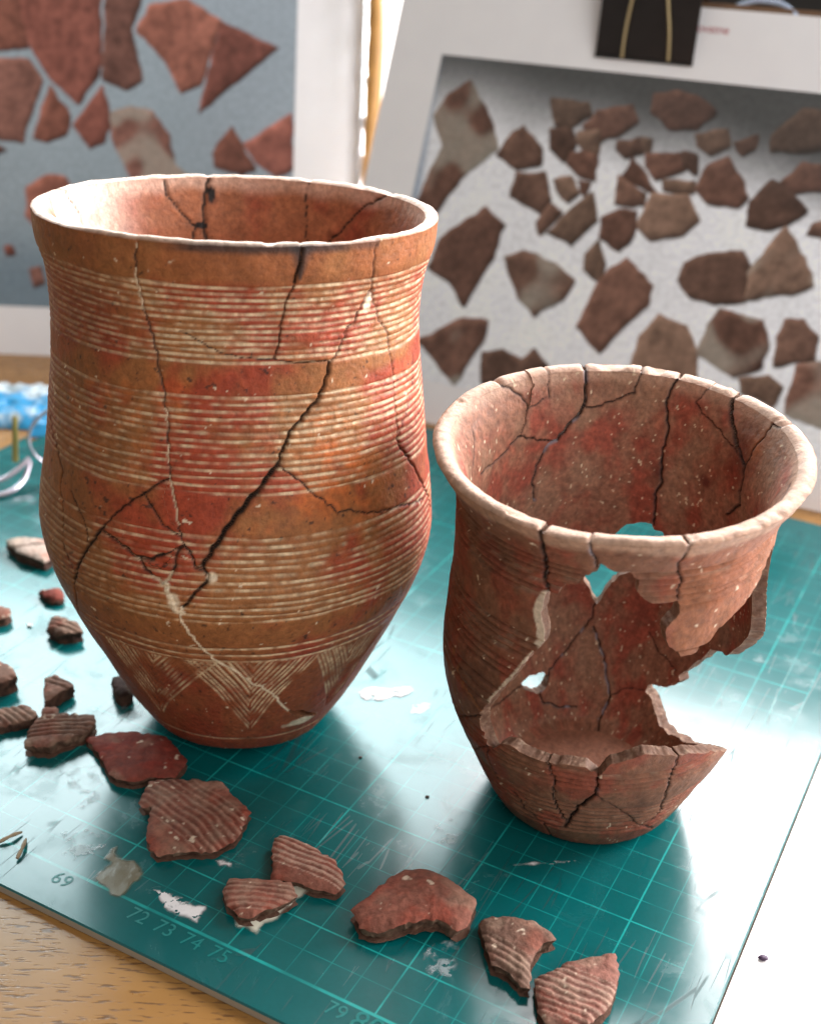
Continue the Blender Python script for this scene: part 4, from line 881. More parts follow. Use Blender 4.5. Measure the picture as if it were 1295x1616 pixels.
# ------------------------------------------------------------------ loose sherds
def clip_grid(poly, step, seed, jag=.05):
    """grid points inside a jagged polygon; returns coordinates, face mask, sdf"""
    P = np.array(poly, float); c = P.mean(0); P = P - c
    J = []
    R_ = random.Random(seed)
    for a, b_ in zip(P, np.roll(P, -1, 0)):
        L = np.linalg.norm(b_ - a); n = max(1, int(L / .16))
        for k in range(n):
            p = a + (b_ - a) * k / n
            if k: p = p + np.array((R_.uniform(-jag, jag), R_.uniform(-jag, jag)))
            J.append(tuple(p))
    x0, y0 = P.min(0) - .2; x1, y1 = P.max(0) + .2
    xs = np.arange(x0, x1 + step, step); ys = np.arange(y0, y1 + step, step)
    X, Y = np.meshgrid(xs, ys, indexing='ij')
    s = poly_sdf(X, Y, 1.0, J)
    gx = np.gradient(s, step, axis=0); gy = np.gradient(s, step, axis=1); gm = np.maximum(np.hypot(gx, gy), .5)
    fm = (s[:-1, :-1] + s[1:, :-1] + s[:-1, 1:] + s[1:, 1:]) / 4 < -1e-4
    pd = np.zeros((X.shape[0] + 1, X.shape[1] + 1), int); pd[1:-1, 1:-1] = fm
    tc_ = pd[1:, 1:] + pd[:-1, 1:] + pd[1:, :-1] + pd[:-1, :-1]
    near = (tc_ > 0) & (tc_ < 4) & (np.abs(s) < 1.2 * step)
    X = np.where(near, X - s * gx / gm**2, X); Y = np.where(near, Y - s * gy / gm**2, Y); s = np.where(near, 0, s)
    return c, X, Y, s, fm

def slab(X, Y, fm, ztop, zbot, ctop, cside, K=6, rough=.06, seed=0, flare=0.0, gl=0.0):
    ni, nj = X.shape; idx = np.arange(ni * nj).reshape(ni, nj)
    a, b_ = np.nonzero(fm)
    q = np.stack([idx[a, b_], idx[a + 1, b_], idx[a + 1, b_ + 1], idx[a, b_ + 1]], 1)
    used = np.unique(q); rm = np.full(ni * nj, -1, np.int64); rm[used] = np.arange(len(used)); nu = len(used)
    top = np.stack([X, Y, ztop], -1).reshape(-1, 3); bot = np.stack([X, Y, zbot], -1).reshape(-1, 3)
    V = [top[used], bot[used]]; C = [ctop.reshape(-1, 3)[used], np.broadcast_to(cside[0], (nu, 3))]
    Qs = [rm[q], rm[q][:, ::-1] + nu]
    pad = np.zeros((ni + 1, nj + 1), bool); pad[1:-1, 1:-1] = fm
    E = []
    for cond, f0, f1 in ((fm & ~pad[2:, 1:-1], (1, 0), (1, 1)), (fm & ~pad[:-2, 1:-1], (0, 1), (0, 0)), (fm & ~pad[1:-1, 2:], (1, 1), (0, 1)), (fm & ~pad[1:-1, :-2], (0, 0), (1, 0))):
        i, j = np.nonzero(cond); E.append(np.stack([idx[i + f0[0], j + f0[1]], idx[i + f1[0], j + f1[1]]], 1))
    E = np.concatenate(E); wv = np.unique(E); wm = np.full(ni * nj, -1, np.int64); wm[wv] = np.arange(len(wv)); nw = len(wv)
    base = 2 * nu; ctr = top[used].mean(0)
    for t in np.linspace(0, 1, K):
        p = top[wv] * (1 - t) + bot[wv] * t
        d = p[:, :2] - ctr[:2]; d = d / np.maximum(np.linalg.norm(d, axis=1, keepdims=True), 1e-6)
        p = p.copy(); p[:, :2] += d * flare * t
        if 0 < t:
            k = math.sin(math.pi * min(t, .8))
            nz = np.stack([noise(p + 7, 3.2, seed), noise(p + 19, 3.2, seed + 1)], -1) * rough * 1.6 * k + np.stack([noise(p + 7, 11, seed), noise(p + 19, 11, seed + 1)], -1) * rough * .7 * k
            p[:, :2] += nz
            p[:, 2] += (noise(p + 31, 7, seed + 2) * rough * .6 * k if t < 1 else 0)
        c = mix(np.broadcast_to(cside[0], p.shape), np.broadcast_to(cside[1], p.shape), sstep(-.4, .6, noise(p, 4, seed + 3)))
        if t == 0: c = mix(c, ctop.reshape(-1, 3)[wv], np.full(nw, .5))
        V.append(p); C.append(c)
    a, b_ = wm[E[:, 0]], wm[E[:, 1]]
    for t in range(K - 1):
        o0 = base + t * nw; o1 = o0 + nw
        Qs.append(np.stack([o0 + a, o0 + b_, o1 + b_, o1 + a], 1)[:, ::-1])
    V = np.concatenate(V); return V, np.concatenate(Qs), np.concatenate(C), np.full(len(V), gl)

RED = (.235, .088, .060); DULL = (.18, .098, .070); PALE = (.46, .36, .30); MAROON = (.18, .042, .029)
SIDE = (np.array((.12, .062, .042)), np.array((.22, .135, .092)))
DSIDE = (np.array((.06, .03, .022)), np.array((.13, .065, .045)))
INFO = {   # label, colour, bulge, groove count, spacing, white in grooves, side colours
 'S1': ("small dark striped sherd just left of the tall beaker's lower side", DULL, .03, 3, .26, 0, DSIDE),
 'S2': ("pale cracked sherd touching the tall beaker's left side, below the spectacles", PALE, .06, 0, 0, 0, DSIDE),
 'S3': ("tiny dark red sherd below the pale cracked one beside the tall beaker", MAROON, .08, 0, 0, 0, DSIDE),
 'S4': ("small brown sherd cut by the left picture edge, level with the tiny dark red one", DULL, .03, 0, 0, 0, DSIDE),
 'S5': ("thick plain brown sherd cut by the left picture edge, above the striped ones", DULL, .04, 0, 0, 0, DSIDE),
 'S6': ("small pointed sherd with two grooves along one edge, above the large striped sherd", DULL, .03, 2, .25, 0, DSIDE),
 'S7': ("flat striped sherd cut by the left picture edge, left of the large striped one", DULL, .03, 5, .24, 0, DSIDE),
 'S8': ("large thick sherd with parallel dark grooves at the far left of the row", DULL, .04, 7, .235, 0, SIDE),
 'S8b': ("tiny sherd chip peeping out behind the large grooved sherd on the left", DULL, .02, 0, 0, 0, SIDE),
 'S9': ("smooth dark red ungrooved sherd lying against the tall beaker's foot", MAROON, .10, 0, 0, 0, SIDE),
 'S10': ("largest red sherd with diagonal grooves, in front of the tall beaker", RED, .08, 8, .27, .25, SIDE),
 'S11': ("reddish grooved sherd propped behind another on a scrap of clear tape", RED, .08, 6, .22, .5, SIDE),
 'S12': ("small grooved sherd lying on the front of the scrap of clear tape", RED, .06, 5, .22, .25, SIDE),
 'S13': ("arched red sherd without grooves lying at the bottom middle of the mat", RED, .28, 0, 0, 0, SIDE),
 'S14': ("bent brown sherd between the arched one and the fan-shaped one", DULL, .12, 4, .22, .2, SIDE),
 'S15': ("fan-shaped pinkish sherd with pale grooves, nearest the camera at the bottom", (.24, .105, .078), .08, 8, .22, .35, SIDE),
 'S16': ("dark sherd lump half hidden behind the tall beaker's left foot", (.05, .025, .02), .1, 0, 0, 0, DSIDE),
}
for si, (sid, zt, poly, gv) in enumerate(SHERDS):
    zt = zt * (.62 if si > 8 else .8)
    label, col, bulge, ng, sp, wh, side = INFO[sid]
    c, X, Y, s, fm = clip_grid(poly, .045, 900 + si)
    P3 = np.stack([X, Y, np.full(X.shape, si * 3.7)], -1)
    size = max(np.ptp(X[:-1, :-1][fm]), np.ptp(Y[:-1, :-1][fm]))
    rad2 = (X * X + Y * Y) / (size / 2) ** 2
    n2 = fbm(P3, 1.2, 3, 400); n3 = fbm(P3, 5, 2, 410)
    top = zt + bulge * (1 - rad2) + .035 * noise(P3, 1.0, 420) + .018 * n3 + .008 * noise(P3, 12, 421)
    top = top - .10 * np.exp(-np.abs(s) / .10) - .05 * sstep(.3, .7, noise(P3, 3.5, 425)) * np.exp(-np.abs(s) / .25)            # worn arris
    base = np.array(col)
    C = mix(np.broadcast_to(base, X.shape + (3,)), base * np.array((1.05, .68, .62)), sstep(-.15, .45, n2)) * (1 + .35 * n3[..., None])
    C = mix(C, (.34, .24, .17), sstep(.1, .6, noise(P3, 1.6, 430)) * .35)
    if ng:
        ax, ay, bx, by = gv; d = np.array((bx - ax, by - ay)); d /= np.linalg.norm(d); nn = np.array((-d[1], d[0]))
        mid = np.array(((ax + bx) / 2, (ay + by) / 2)) - c
        tcoord = (X - mid[0]) * nn[0] + (Y - mid[1]) * nn[1] + .10 * noise(P3, .9, 440) + .03 * noise(P3, 3.5, 441)
        k = np.round(tcoord / sp); dist = np.abs(tcoord - k * sp)
        ok = (k > -ng / 2) & (k <= ng / 2)
        g = np.exp(-(dist / (.05 * (1 + .4 * noise(P3, 2.5, 442)))) ** 2) * ok * sstep(-.55, .15, noise(P3, 1.3, 450) + .25) * (1 + .3 * noise(P3, 6, 451))
        top = top - (.040 if si > 8 else .085) * g
        C = mix(C, base * .4, g * (.6 - .3 * wh))
        C = mix(C, (.66, .50, .38), sstep(.25, .8, np.exp(-((dist - sp / 2) / .06) ** 2) * ok + .3 * noise(P3, 5, 460)) * wh * .8)
    C = mix(C, (.72, .58, .44), sstep(.62, .76, noise(P3, 7, 470) * .75 + .4 * noise(P3, 3, 471)) * .85)
    if sid == 'S2':
        dd = np.abs((Y - .05) - .35 * (X) + .1 * noise(P3, 3, 480)); top = top - .12 * np.exp(-(dd / .06) ** 2); C = mix(C, (.05, .03, .02), np.exp(-(dd / .07) ** 2))
    bot = np.maximum(.012 + bulge * (1 - rad2) * .6 * (bulge > .15), .012) + 0 * X
    bot = np.minimum(bot, top - .12)
    V, Q, Cc, G = slab(X, Y, fm, top, bot, C, side, rough=.075, seed=500 + si, flare=-.22 if side is SIDE else -.03)
    link("sherd", mesh_np("sherd", V, Q, Cc, G), M_SHERD, None, label, "sherd", "loose sherds on the mat", None, (c[0], c[1], .03 if sid == 'S12' else 0.0))

# ------------------------------------------------------------------ smears, scraps and crumbs on the mat
def film_material(name, col, alpha, rough, lo=.38, hi=.62, scale=160):
    mt, nt, b = new_mat(name)
    tc = N(nt, 'ShaderNodeTexCoord'); n1 = N(nt, 'ShaderNodeTexNoise'); n1.inputs['Scale'].default_value = scale; n1.inputs['Detail'].default_value = 8; n1.inputs['Roughness'].default_value = .65
    nt.links.new(tc.outputs['Object'], n1.inputs[0])
    b.inputs['Base Color'].default_value = col + (1,)
    b.inputs['Roughness'].default_value = rough
    ga = N(nt, 'ShaderNodeAttribute', attribute_name='gloss')
    al = mathn(nt, 'MULTIPLY', mathn(nt, 'MULTIPLY', ramp(nt, n1.outputs[0], lo, hi), alpha), ga.outputs['Fac'])
    nt.links.new(al, b.inputs['Alpha'])
    bp = N(nt, 'ShaderNodeBump'); bp.inputs['Strength'].default_value = .8; bp.inputs['Distance'].default_value = .001
    nt.links.new(n1.outputs[0], bp.inputs['Height']); nt.links.new(bp.outputs[0], b.inputs['Normal'])
    return mt
M_PLASTER = film_material("dried_plaster", (.78, .75, .75), 1.0, .8, .36, .50, 130)
def smear(name, key, label, cat, mat, col, thick=.03, jag=.06, holes=.0, seed=0, lift=.006, group=None):
    poly = FLAT[key]
    c, X, Y, s, fm = clip_grid(poly, .04, 700 + seed, jag)
    P3 = np.stack([X, Y, np.full(X.shape, seed * 5.3)], -1)
    if holes:
        n = noise(P3, 5, 710 + seed) * .6 + noise(P3, 11, 711 + seed) * .5
        fn = (n[:-1, :-1] + n[1:, 1:]) / 2
        edge = (s[:-1, :-1] + s[1:, 1:]) / 2
        fm = fm & (fn < holes + np.clip(-edge, 0, .3) * 1.2)
    top = lift + thick * (1 + .5 * noise(P3, 3, 720)) * sstep(0, .12, -s + .03)
    C = np.broadcast_to(np.array(col), X.shape + (3,)) * (1 + .15 * fbm(P3, 2, 2, 730)[..., None])
    V, Q, Cc, G = slab(X, Y, fm, np.maximum(top, lift + .004), np.full(X.shape, lift - .003), C, (np.array(col), np.array(col) * .8), K=2, rough=0, seed=740)
    ed = sstep(0, .16, -s + .06 * noise(P3, 5, 750)); ii = np.unique(np.stack([np.arange(X.size).reshape(X.shape)[:-1, :-1][fm], np.arange(X.size).reshape(X.shape)[1:, :-1][fm], np.arange(X.size).reshape(X.shape)[1:, 1:][fm], np.arange(X.size).reshape(X.shape)[:-1, 1:][fm]]))
    G = np.zeros(len(V)); G[:len(ii)] = ed.ravel()[ii]
    return link(name, mesh_np(name, V, Q, Cc, G), mat, None, label, cat, group, None, (c[0], c[1], 0))
smear("plaster_smear", 'puddle', "long white plaster smear on the mat between the two pots", "smear", M_PLASTER, (.80, .74, .74), seed=1)
smear("plaster_smear", 'puddle2', "faint white smear just in front of the long plaster smear", "smear", M_PLASTER, (.62, .68, .68), holes=.15, seed=2, thick=.01)
smear("plaster_smear", 'patch', "scratched white patch on the mat near the printed numbers", "smear", M_PLASTER, (.66, .66, .66), holes=.12, seed=3, thick=.012)
smear("plaster_smear", 'streak', "thin white streak on the mat in front of the holed pot", "smear", M_PLASTER, (.55, .58, .50), holes=.2, seed=4, thick=.01, jag=.03)
smear("paper_scrap", 'label', "tiny white paper scrap behind the small grooved sherd on the tape", "scrap", M_PLASTER, (.62, .62, .66), seed=5, thick=.015)
M_TAPE = film_material("old_tape", (.20, .165, .10), .8, .3, .2, .45, 60)
M_TAPE2 = film_material("clear_tape", (.80, .78, .64), .95, .15, .25, .5, 60)
M_GLUE = film_material("dried_glue", (.50, .58, .60), .5, .08, .45, .60, 110)
smear("tape_scrap", 'tape1', "brownish torn scrap of tape stuck near the mat's front edge", "tape", M_TAPE, (.4, .34, .22), seed=6, thick=.02)
smear("tape_scrap", 'tape2', "crumpled whitish clear tape under the two grooved sherds", "tape", M_TAPE2, (.7, .66, .5), seed=7, thick=.04)
for k, (key, lb) in enumerate((('film1', "shiny dried glue patch in front of the large striped sherd at left"), ('film2', "shiny glue patch left of the torn tape scrap"), ('film3', "white glinting glue patch below the arched sherd"),
                               ('film4', "dark glinting glue patch left of the holed pot's foot"), ('film5', "glossy glue spots behind the smooth dark red sherd"))):
    smear("glue_patch", key, lb, "glue", M_GLUE, (.5, .55, .55), seed=20 + k, thick=.018, holes=.05, jag=.08, group="dried glue patches on the mat")
M_TWIG = plain_material("dry_shaving", (.34, .25, .16), .7, noise_scale=400, noise_amt=.4)
tw = [(-12.82, 30.98), (-12.23, 31.49), (-12.04, 30.27), (-12.02, 31.2)]
for k, (a, b_, lb) in enumerate(((tw[0], tw[1], "thin brown shaving lying across the mat at the far left"), (tw[2], tw[3], "short upright-lying brown shaving beside the longer one at far left"))):
    V, Q = tube(spline([(a[0], a[1], .09), ((a[0] + b_[0]) / 2 + .05, (a[1] + b_[1]) / 2, .16), (b_[0], b_[1], .08)], 5), [.05, .06, .07, .06, .05, .06, .07, .06, .05, .04, .02], 7)
    link("wood_shaving", mesh_np("wood_shaving", V, Q), M_TWIG, None, lb, "shaving", "shavings on the mat")
M_CRUMB = plain_material("clay_crumb", (.09, .06, .05), .8, noise_scale=600, noise_amt=.4)
def crumb(x, y, z, r, lb, seed, mat=None):
    bm_v = []; nq = []
    nu_, nv_ = 10, 6
    for j in range(nv_ + 1):
        for i in range(nu_):
            a = 2 * math.pi * i / nu_; b_ = math.pi * j / nv_
            p = np.array((math.cos(a) * math.sin(b_), math.sin(a) * math.sin(b_), math.cos(b_)))
            rr = r * (1 + .35 * float(noise(p[None] * 1.3 + seed, 1.5, seed)[0])); bm_v.append((p[0] * rr * 1.2, p[1] * rr, p[2] * rr * .6 + r * .55))
    for j in range(nv_):
        for i in range(nu_): nq.append((j * nu_ + i, j * nu_ + (i + 1) % nu_, (j + 1) * nu_ + (i + 1) % nu_, (j + 1) * nu_ + i))
    link("crumb", mesh_np("crumb", bm_v, nq), mat or M_CRUMB, None, lb, "crumb", "crumbs", None, (x, y, z))
crumb(-1.45, 36.05, 0, .055, "small dark crumb on the mat right of the tall beaker's foot", 1)
crumb(.95, 34.06, 0, .06, "small dark crumb on the mat between the pots, nearer the holed one", 2)
crumb(10.97, 27.4, -.04, .11, "single dark crumb on the white slab at lower right", 3, plain_material("violet_crumb", (.05, .02, .06), .5))
crumb(-15.5, 43.75, 0, .10, "white plaster crumb left of the small dark striped sherd", 4, M_PLASTER and plain_material("white_crumb", (.75, .73, .72), .8))

# ------------------------------------------------------------------ the two photo prints
def picture(x0, x1, y0, y1, step, paint):
    xs = np.arange(x0, x1 + step / 2, step); ys = np.arange(y0, y1 + step / 2, step)
    X, Y = np.meshgrid(xs, ys, indexing='ij'); ni, nj = X.shape
    C = paint(X, Y); V = np.stack([X, Y, np.zeros_like(X)], -1).reshape(-1, 3)
    idx = np.arange(ni * nj).reshape(ni, nj)
    Q = np.stack([idx[:-1, :-1], idx[1:, :-1], idx[1:, 1:], idx[:-1, 1:]], -1).reshape(-1, 4)
    return mesh_np("printed_picture", V, Q, C.reshape(-1, 3), None, False)

def print_root(name, label, a, e, lean):
    e = Vector((e[0], e[1], 0)).normalized(); n = Vector((-e.y, e.x, 0)); al = math.radians(lean)
    up = n * math.sin(al) + Vector((0, 0, 1)) * math.cos(al); nrm = e.cross(up)     # nrm points to the viewer side (-y)
    mm = Matrix(((e.x, up.x, nrm.x, a[0] * CM), (e.y, up.y, nrm.y, a[1] * CM), (e.z, up.z, nrm.z, a[2] * CM), (0, 0, 0, 1)))
    r = link(name, None, label=label, cat="photo print"); r.matrix_world = mm
    return r

def paint_pieces(X, Y, polys, C, cols, pale, shadow, seed):
    P3 = np.stack([X, Y, np.zeros_like(X)], -1)
    for k, poly in enumerate(polys):
        px = [p[0] for p in poly]; py = [p[1] for p in poly]
        sel = (X > min(px) - .6) & (X < max(px) + .6) & (Y > min(py) - .6) & (Y < max(py) + .6)
        i, j = np.nonzero(sel)
        if not len(i): continue
        s_ = np.s_[i.min():i.max() + 1, j.min():j.max() + 1]
        x, y = X[s_], Y[s_]; wob = .10 * noise(P3[s_], 1.8, seed + k)
        sh = poly_sdf(x - shadow[0], y - shadow[1], 1.0, poly) + wob
        C[s_] = mix(C[s_], C[s_] * .35, sstep(.10, -.12, sh) * .9)
        s = poly_sdf(x, y, 1.0, poly) + wob - .10
        base = np.array(cols[k % len(cols)]) * (1 + .25 * math.sin(k * 2.7))
        c = base * (1 + .35 * fbm(P3[s_], .9, 3, seed + 50 + k)[..., None])
        e1 = poly_sdf(x + .10, y - .16, 1.0, poly) + wob - .10
        rim_ = np.exp(-(np.minimum(s, 0) / .28) ** 2)
        c = c * (1 + .75 * np.clip((e1 - s) / .19, -1, 1) * rim_ * -1)[..., None] * (1 + .30 * noise(P3[s_], 2.2, seed + 70 + k) + .2 * noise(P3[s_], 5, seed + 75 + k))[..., None]
        if k in pale:
            c = mix(c, (.46, .44, .38), sstep(.0, .45, noise(P3[s_], .7, seed + 90 + k) + .05) * .55)
        C[s_] = mix(C[s_], c, sstep(.03, -.05, s))
    return C

def right_picture(X, Y):
    P3 = np.stack([X, Y, np.zeros_like(X)], -1)
    C = np.broadcast_to(np.array((.90, .94, 1.0)), X.shape + (3,)) * (1 + .10 * fbm(P3, .5, 4, 800)[..., None])
    d = sstep(15.8, 20.8, Y + .13 * X + .4 * noise(P3, .3, 801))        # shadow printed along the top of the photographed tray
    C = mix(C, (.105, .115, .115), d * .95)
    C = mix(C, (.20, .30, .44), sstep(-2.7, -3.4, X + .06 * (Y - 12)) * .8)
    C = paint_pieces(X, Y, RPIC, C, [(.175, .092, .068), (.150, .086, .064), (.200, .128, .094)], {0, 31, 35, 36, 39, 41, 42}, (.12, -.16), 810)
    return mix(C, (.05, .05, .05), d * .55)
def left_picture(X, Y):
    P3 = np.stack([X, Y, np.zeros_like(X)], -1)
    C = np.broadcast_to(np.array((.33, .41, .47)), X.shape + (3,)) * (1 + .15 * fbm(P3, .3, 4, 850)[..., None])
    C = mix(C, (.32, .38, .44), sstep(6, 14, X + .5 * noise(P3, .3, 851)) * .6)
    C = mix(C, (.11, .18, .24), sstep(9.5, 4, Y) * .6)
    return paint_pieces(X, Y, LPIC, C, [(.25, .10, .072), (.23, .085, .065), (.20, .095, .075)], {8}, (.06, -.1), 860)

M_PAPER = plain_material("white_print_paper", (.93, .94, .98), .45, noise_scale=60, noise_amt=.04)
M_PIC = attr_material("photo_ink", .32, .4, 300, .25)
pr = print_root("photo_print", "white-bordered photo of scattered sherds held by a black clip, at right", (0.43, 67.41, 0.0), (0.9037, -0.4281), 24)
V, Q = box_quads(-6.75, 24.0, -.33, 24.22, -.08, 0)
link("paper_sheet", mesh_np("paper_sheet", V, Q, smooth=False), M_PAPER, pr)
o = link("printed_picture", picture(-3.5, 22.0, 2.05, 20.4, .075, right_picture), M_PIC, pr, loc=(0, 0, .012))
o = text_mesh("printed_word", "ovatne", .62, 'LEFT', plain_material("red_ink", (.42, .03, .05), .5), pr); o.location = (10.75 * CM, 22.95 * CM, .014 * CM)
pl = print_root("photo_print", "white-bordered photo of red triangular sherds on blue, behind the tall beaker", (-24.88, 75.68, 0.0), (1, 0), 20)
V, Q = box_quads(-10.0, 20.86, -.34, 24.4, -.08, 0)
link("paper_sheet", mesh_np("paper_sheet", V, Q, smooth=False), M_PAPER, pl)
link("printed_picture", picture(-6.0, 16.78, 2.7, 22.4, .09, left_picture), M_PIC, pl, loc=(0, 0, .012))

# binder clip on the right print
clip = link("binder_clip", None, label="black binder clip with brass wire handle on top of the right photo", cat="clip")
clip.matrix_world = pr.matrix_world.copy()
M_BLACK = plain_material("black_enamel", (.012, .010, .010), .35, noise_scale=120, noise_amt=.5)
M_BRASS = plain_material("brass_wire", (.50, .40, .22), .35, .5, metallic=.6)
def prism(poly_yz, x0, x1, shear=0.0):
    n = len(poly_yz); V = [(x0 + shear * (24.2 - y) * 0, y, z) for y, z in poly_yz] + [(x1, y, z) for y, z in poly_yz]
    me = bpy.data.meshes.new("clip_body"); me.from_pydata([[c * CM for c in v] for v in V], [], [list(range(n))[::-1], list(range(n, 2 * n))] + [(i, (i + 1) % n, n + (i + 1) % n, n + i) for i in range(n)]); me.update()
    return me
link("clip_body", prism([(21.15, .02), (21.15, .12), (24.9, 1.35), (24.9, -1.45), (21.15, -.20), (21.15, -.10), (24.75, -1.30), (24.75, 1.2)], 5.55, 10.95), M_BLACK, clip)
V, Q = tube([(5.55, 21.2, .13), (10.95, 21.2, .13)], .11, 8); link("clip_lip", mesh_np("clip_lip", V, Q), M_BLACK, clip)
V, Q = tube(spline([(7.10, 21.15, .24), (7.13, 22.6, .75), (7.35, 24.6, 1.42), (7.6, 26.4, 1.7), (8.3, 27.0, 1.75), (9.0, 26.4, 1.7), (9.1, 24.6, 1.42), (9.5, 22.6, .75), (9.66, 21.2, .24)], 6), .085, 8)
link("wire_handle", mesh_np("wire_handle", V, Q), M_BRASS, clip)

# amber lath and clear sleeve edge beside the left print
lath = link("bamboo_lath", None, label="curved amber strip standing between the two photo prints", cat="lath"); lath.matrix_world = pl.matrix_world.copy()
ed = spline([(21.35, -.2), (21.25, 6), (21.3, 9.5), (21.45, 11.3), (21.8, 13.4), (22.12, 16.5), (22.22, 19.9), (22.1, 22.2), (21.9, 25)], 6)
V = []; Q = []
for k, p in enumerate(ed):
    xl = 21.0 - .03 * (p[1] < 12)
    for z in (.25, .42):
        V += [(xl, p[1], z - .05), (p[0], p[1], z)]
for k in range(len(ed) - 1):
    a = 4 * k; b_ = a + 4
    Q += [(a + 2, a + 3, b_ + 3, b_ + 2), (a + 1, a, b_, b_ + 1), (a, a + 2, b_ + 2, b_), (a + 3, a + 1, b_ + 1, b_ + 3)]
link("strip", mesh_np("strip", V, Q), plain_material("amber_wood", (.42, .22, .06), .35, noise_scale=90, noise_amt=.35), lath)
sl = link("plastic_sleeve", None, label="glinting clear plastic sleeve edge left of the amber strip", cat="sleeve"); sl.matrix_world = pl.matrix_world.copy()
pts = [(20.98 - .012 * max(0, 16 - y), y, .62 + .05 * math.sin(y * 2.1)) for y in np.arange(-.1, 24.5, .25)]
rads = [.17 + .08 * max(0, math.sin(y * 2.6)) * (1 if y > 14 else .4) for y in np.arange(-.1, 24.5, .25)]
V, Q = tube(pts, rads, 10)
mt, nt, b = new_mat("clear_plastic"); b.inputs['Base Color'].default_value = (.95, .95, .97, 1); b.inputs['Roughness'].default_value = .06; b.inputs['Transmission Weight'].default_value = .85; b.inputs['IOR'].default_value = 1.45
link("sleeve_edge", mesh_np("sleeve_edge", V, Q), mt, sl)

# dark box behind the right print, with a looped wire on it
bx = link("dark_box", None, label="dark box standing behind the right photo at the top right", cat="box"); bx.matrix_world = pr.matrix_world.copy()
V, Q = box_quads(10.2, 27, -.3, 27.5, -9.5, -1.6)
link("box_body", mesh_np("box_body", V, Q, smooth=False), plain_material("black_card", (.016, .014, .012), .6, noise_scale=40, noise_amt=.9), bx)
V, Q = box_quads(10.2, 27, 24.15, 24.55, -1.58, -.12)
link("box_flap", mesh_np("box_flap", V, Q, smooth=False), plain_material("brown_card", (.16, .09, .05), .7, noise_scale=80, noise_amt=.4), bx)
wr = link("wire_loop", None, label="pale blue wire loop lying over the right photo's top edge", cat="wire"); wr.matrix_world = pr.matrix_world.copy()
for k in range(2):
    V, Q = tube(spline([(11.9, 24.35, -.7 + .1 * k), (12.6, 24.62 + .12 * k, -.5), (13.5, 24.85 + .14 * k, -.35), (14.6, 24.78 + .12 * k, -.3), (15.3, 24.5 + .06 * k, -.25), (15.7, 24.2, -.05)], 8), .075, 8)
    link("wire_strand", mesh_np("wire_strand", V, Q), plain_material("blue_plastic_wire", (.45, .55, .72), .25), wr)

# ------------------------------------------------------------------ spectacles and a blue bag at the left edge
gr = link("spectacles", None, label="thin metal spectacles lying open on the mat behind the tall beaker", cat="spectacles")
M_STEEL = plain_material("lilac_metal", (.62, .58, .66), .22, .5, metallic=.7)
M_REFLECTION = plain_material("reflection_yellow", (.38, .34, .10), .35)
hx, hy = -19.2, 57.6
rim = [(hx + 2.6 + 2.55 * math.cos(a), hy + .5 + .9 * math.cos(a), 2.15 + 1.95 * math.sin(a)) for a in np.linspace(0, 2 * math.pi, 41)]
V, Q = tube(rim, .09, 8); link("lens_rim", mesh_np("lens_rim", V, Q), M_STEEL, gr)
V, Q = tube([(p[0] + 6.4, p[1] + 2.2, p[2]) for p in rim], .09, 8); link("lens_rim", mesh_np("lens_rim", V, Q), M_STEEL, gr)
V, Q = tube(spline([(hx + 5.1, hy + 1.4, 2.6), (hx + 5.8, hy + 1.7, 3.0), (hx + 6.5, hy + 2.2, 2.6)], 6), .09, 8); link("bridge", mesh_np("bridge", V, Q), M_STEEL, gr)
glass, nt, b = new_mat("lens_glass"); b.inputs['Transmission Weight'].default_value = 1; b.inputs['Roughness'].default_value = .02; b.inputs['IOR'].default_value = 1.15
for dx, dy in ((0, 0), (6.4, 2.2)):
    V = [(hx + 2.6 + dx, hy + .5 + dy, 2.15)] + [(p[0] + dx, p[1] + dy, p[2]) for p in rim[:-1]]
    me = bpy.data.meshes.new("lens"); me.from_pydata([[c * CM for c in v] for v in V], [], [(0, 1 + k, 1 + (k + 1) % 40) for k in range(40)]); me.update()
    link("lens", me, glass, gr)
V, Q = tube(spline([(hx - .05, hy - .3, 1.2), (hx - .6, hy - 1.0, .75), (hx - 1.3, hy - 1.6, .5), (hx - 3.0, hy - 2.9, .35), (hx - 5, hy - 4.4, .12)], 6), .12, 8); link("temple", mesh_np("temple", V, Q), M_STEEL, gr)
V, Q = tube(spline([(hx - .05, hy - .3, 1.0), (hx - .1, hy - 1.3, .45), (hx - .6, hy - 2.2, .2), (hx - 1.4, hy - 2.6, .15), (hx - 2.3, hy - 2.4, .15), (hx - 3.2, hy - 3.0, .15)], 6), .14, 8); link("temple", mesh_np("temple", V, Q), M_STEEL, gr)
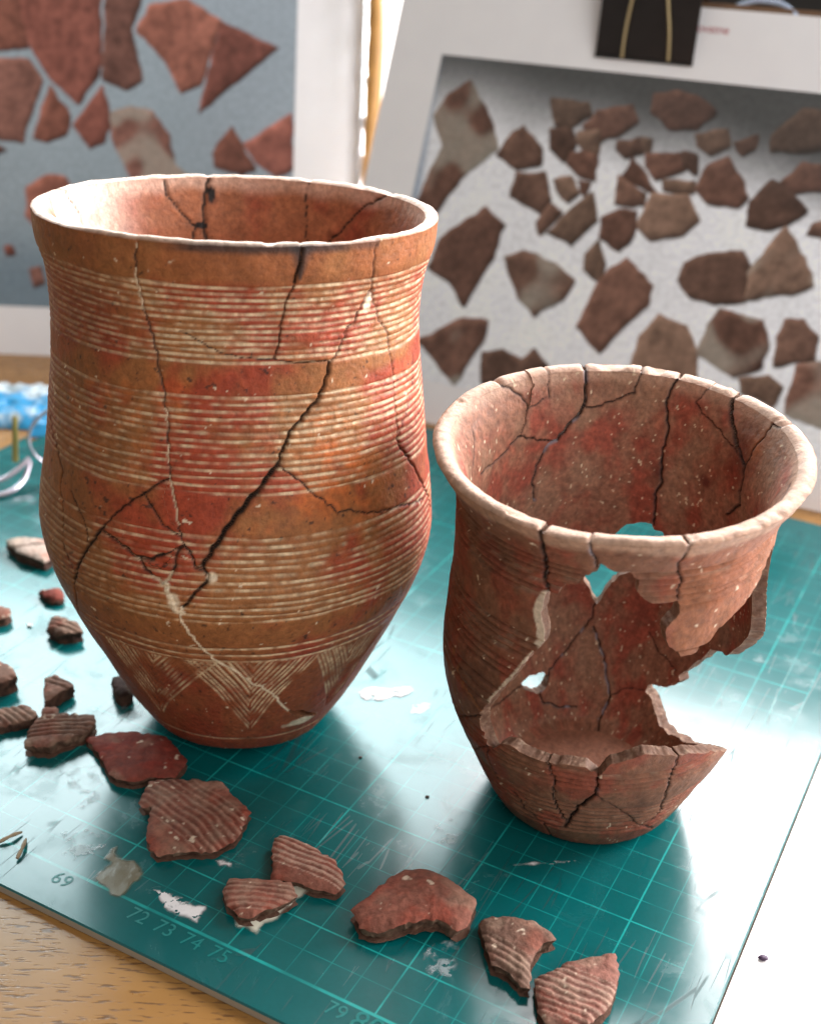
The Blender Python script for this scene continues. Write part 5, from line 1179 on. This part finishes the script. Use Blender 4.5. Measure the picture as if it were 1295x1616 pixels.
V, Q = tube([(hx - .75, hy - .35, 1.0), (hx - .7, hy + .2, 3.2)], [.17, .14], 8); link("yellow_reflection", mesh_np("yellow_reflection", V, Q), M_REFLECTION, gr)  # yellowish reflection built as a solid bar

bag_root_loc = (-23.2, 66.8, -.3)
nu_, nv_ = 120, 90
uu, vv = np.meshgrid(np.linspace(-1, 1, nu_), np.linspace(-1, 1, nv_), indexing='ij')
d = np.stack([uu, vv, 0 * uu], -1)
rr = np.hypot(uu, vv)
x = uu * 4.6; y = vv * 2.9 + .25 * uu
hgt = np.clip(1 - np.abs(uu) ** 2.6, 0, 1) * np.clip(1 - np.abs(vv) ** 2.6, 0, 1)
P3 = np.stack([x, y, 0 * x], -1)
ridge = 1 - np.abs(noise(P3, .75, 910)); ridge2 = 1 - np.abs(noise(P3, 1.7, 911))
z = .03 + hgt ** .6 * (.35 + .45 * ridge + .25 * ridge2 + .12 * noise(P3, 3.3, 912))
x = x + .25 * noise(P3, .9, 913); y = y + .25 * noise(P3, .9, 914)
C = mix(np.broadcast_to(np.array((.03, .30, .58)), x.shape + (3,)), (.66, .78, .84), sstep(-.25, .20, noise(P3, .8, 915) + .35 * noise(P3, 2.2, 916) + .25 * vv))
idx = np.arange(nu_ * nv_).reshape(nu_, nv_)
Q = np.stack([idx[:-1, :-1], idx[1:, :-1], idx[1:, 1:], idx[:-1, 1:]], -1).reshape(-1, 4)
link("plastic_bag", mesh_np("plastic_bag", np.stack([x, y, z], -1).reshape(-1, 3), Q, C.reshape(-1, 3)), attr_material("blue_film", .28, .6), None,
     "crumpled blue and white plastic bag on the table at the left edge", "bag", None, None, bag_root_loc)

# the strip of bright window that shows between the two prints
wg = link("window_glass", None, label="narrow strip of overexposed window seen between the two photo prints", cat="window")
V, Q = box_quads(-24, 9, 2, 46, -.2, .2)
mt, nt, b = new_mat("bright_sky_glass"); b.inputs['Base Color'].default_value = (.8, .8, .8, 1); b.inputs['Emission Color'].default_value = (1, .98, .98, 1); b.inputs['Emission Strength'].default_value = 2.2
link("pane", mesh_np("pane", V, Q, smooth=False), mt, wg)
wg.location = (0, 1.335, 0); wg.rotation_euler = (math.radians(90), 0, 0)
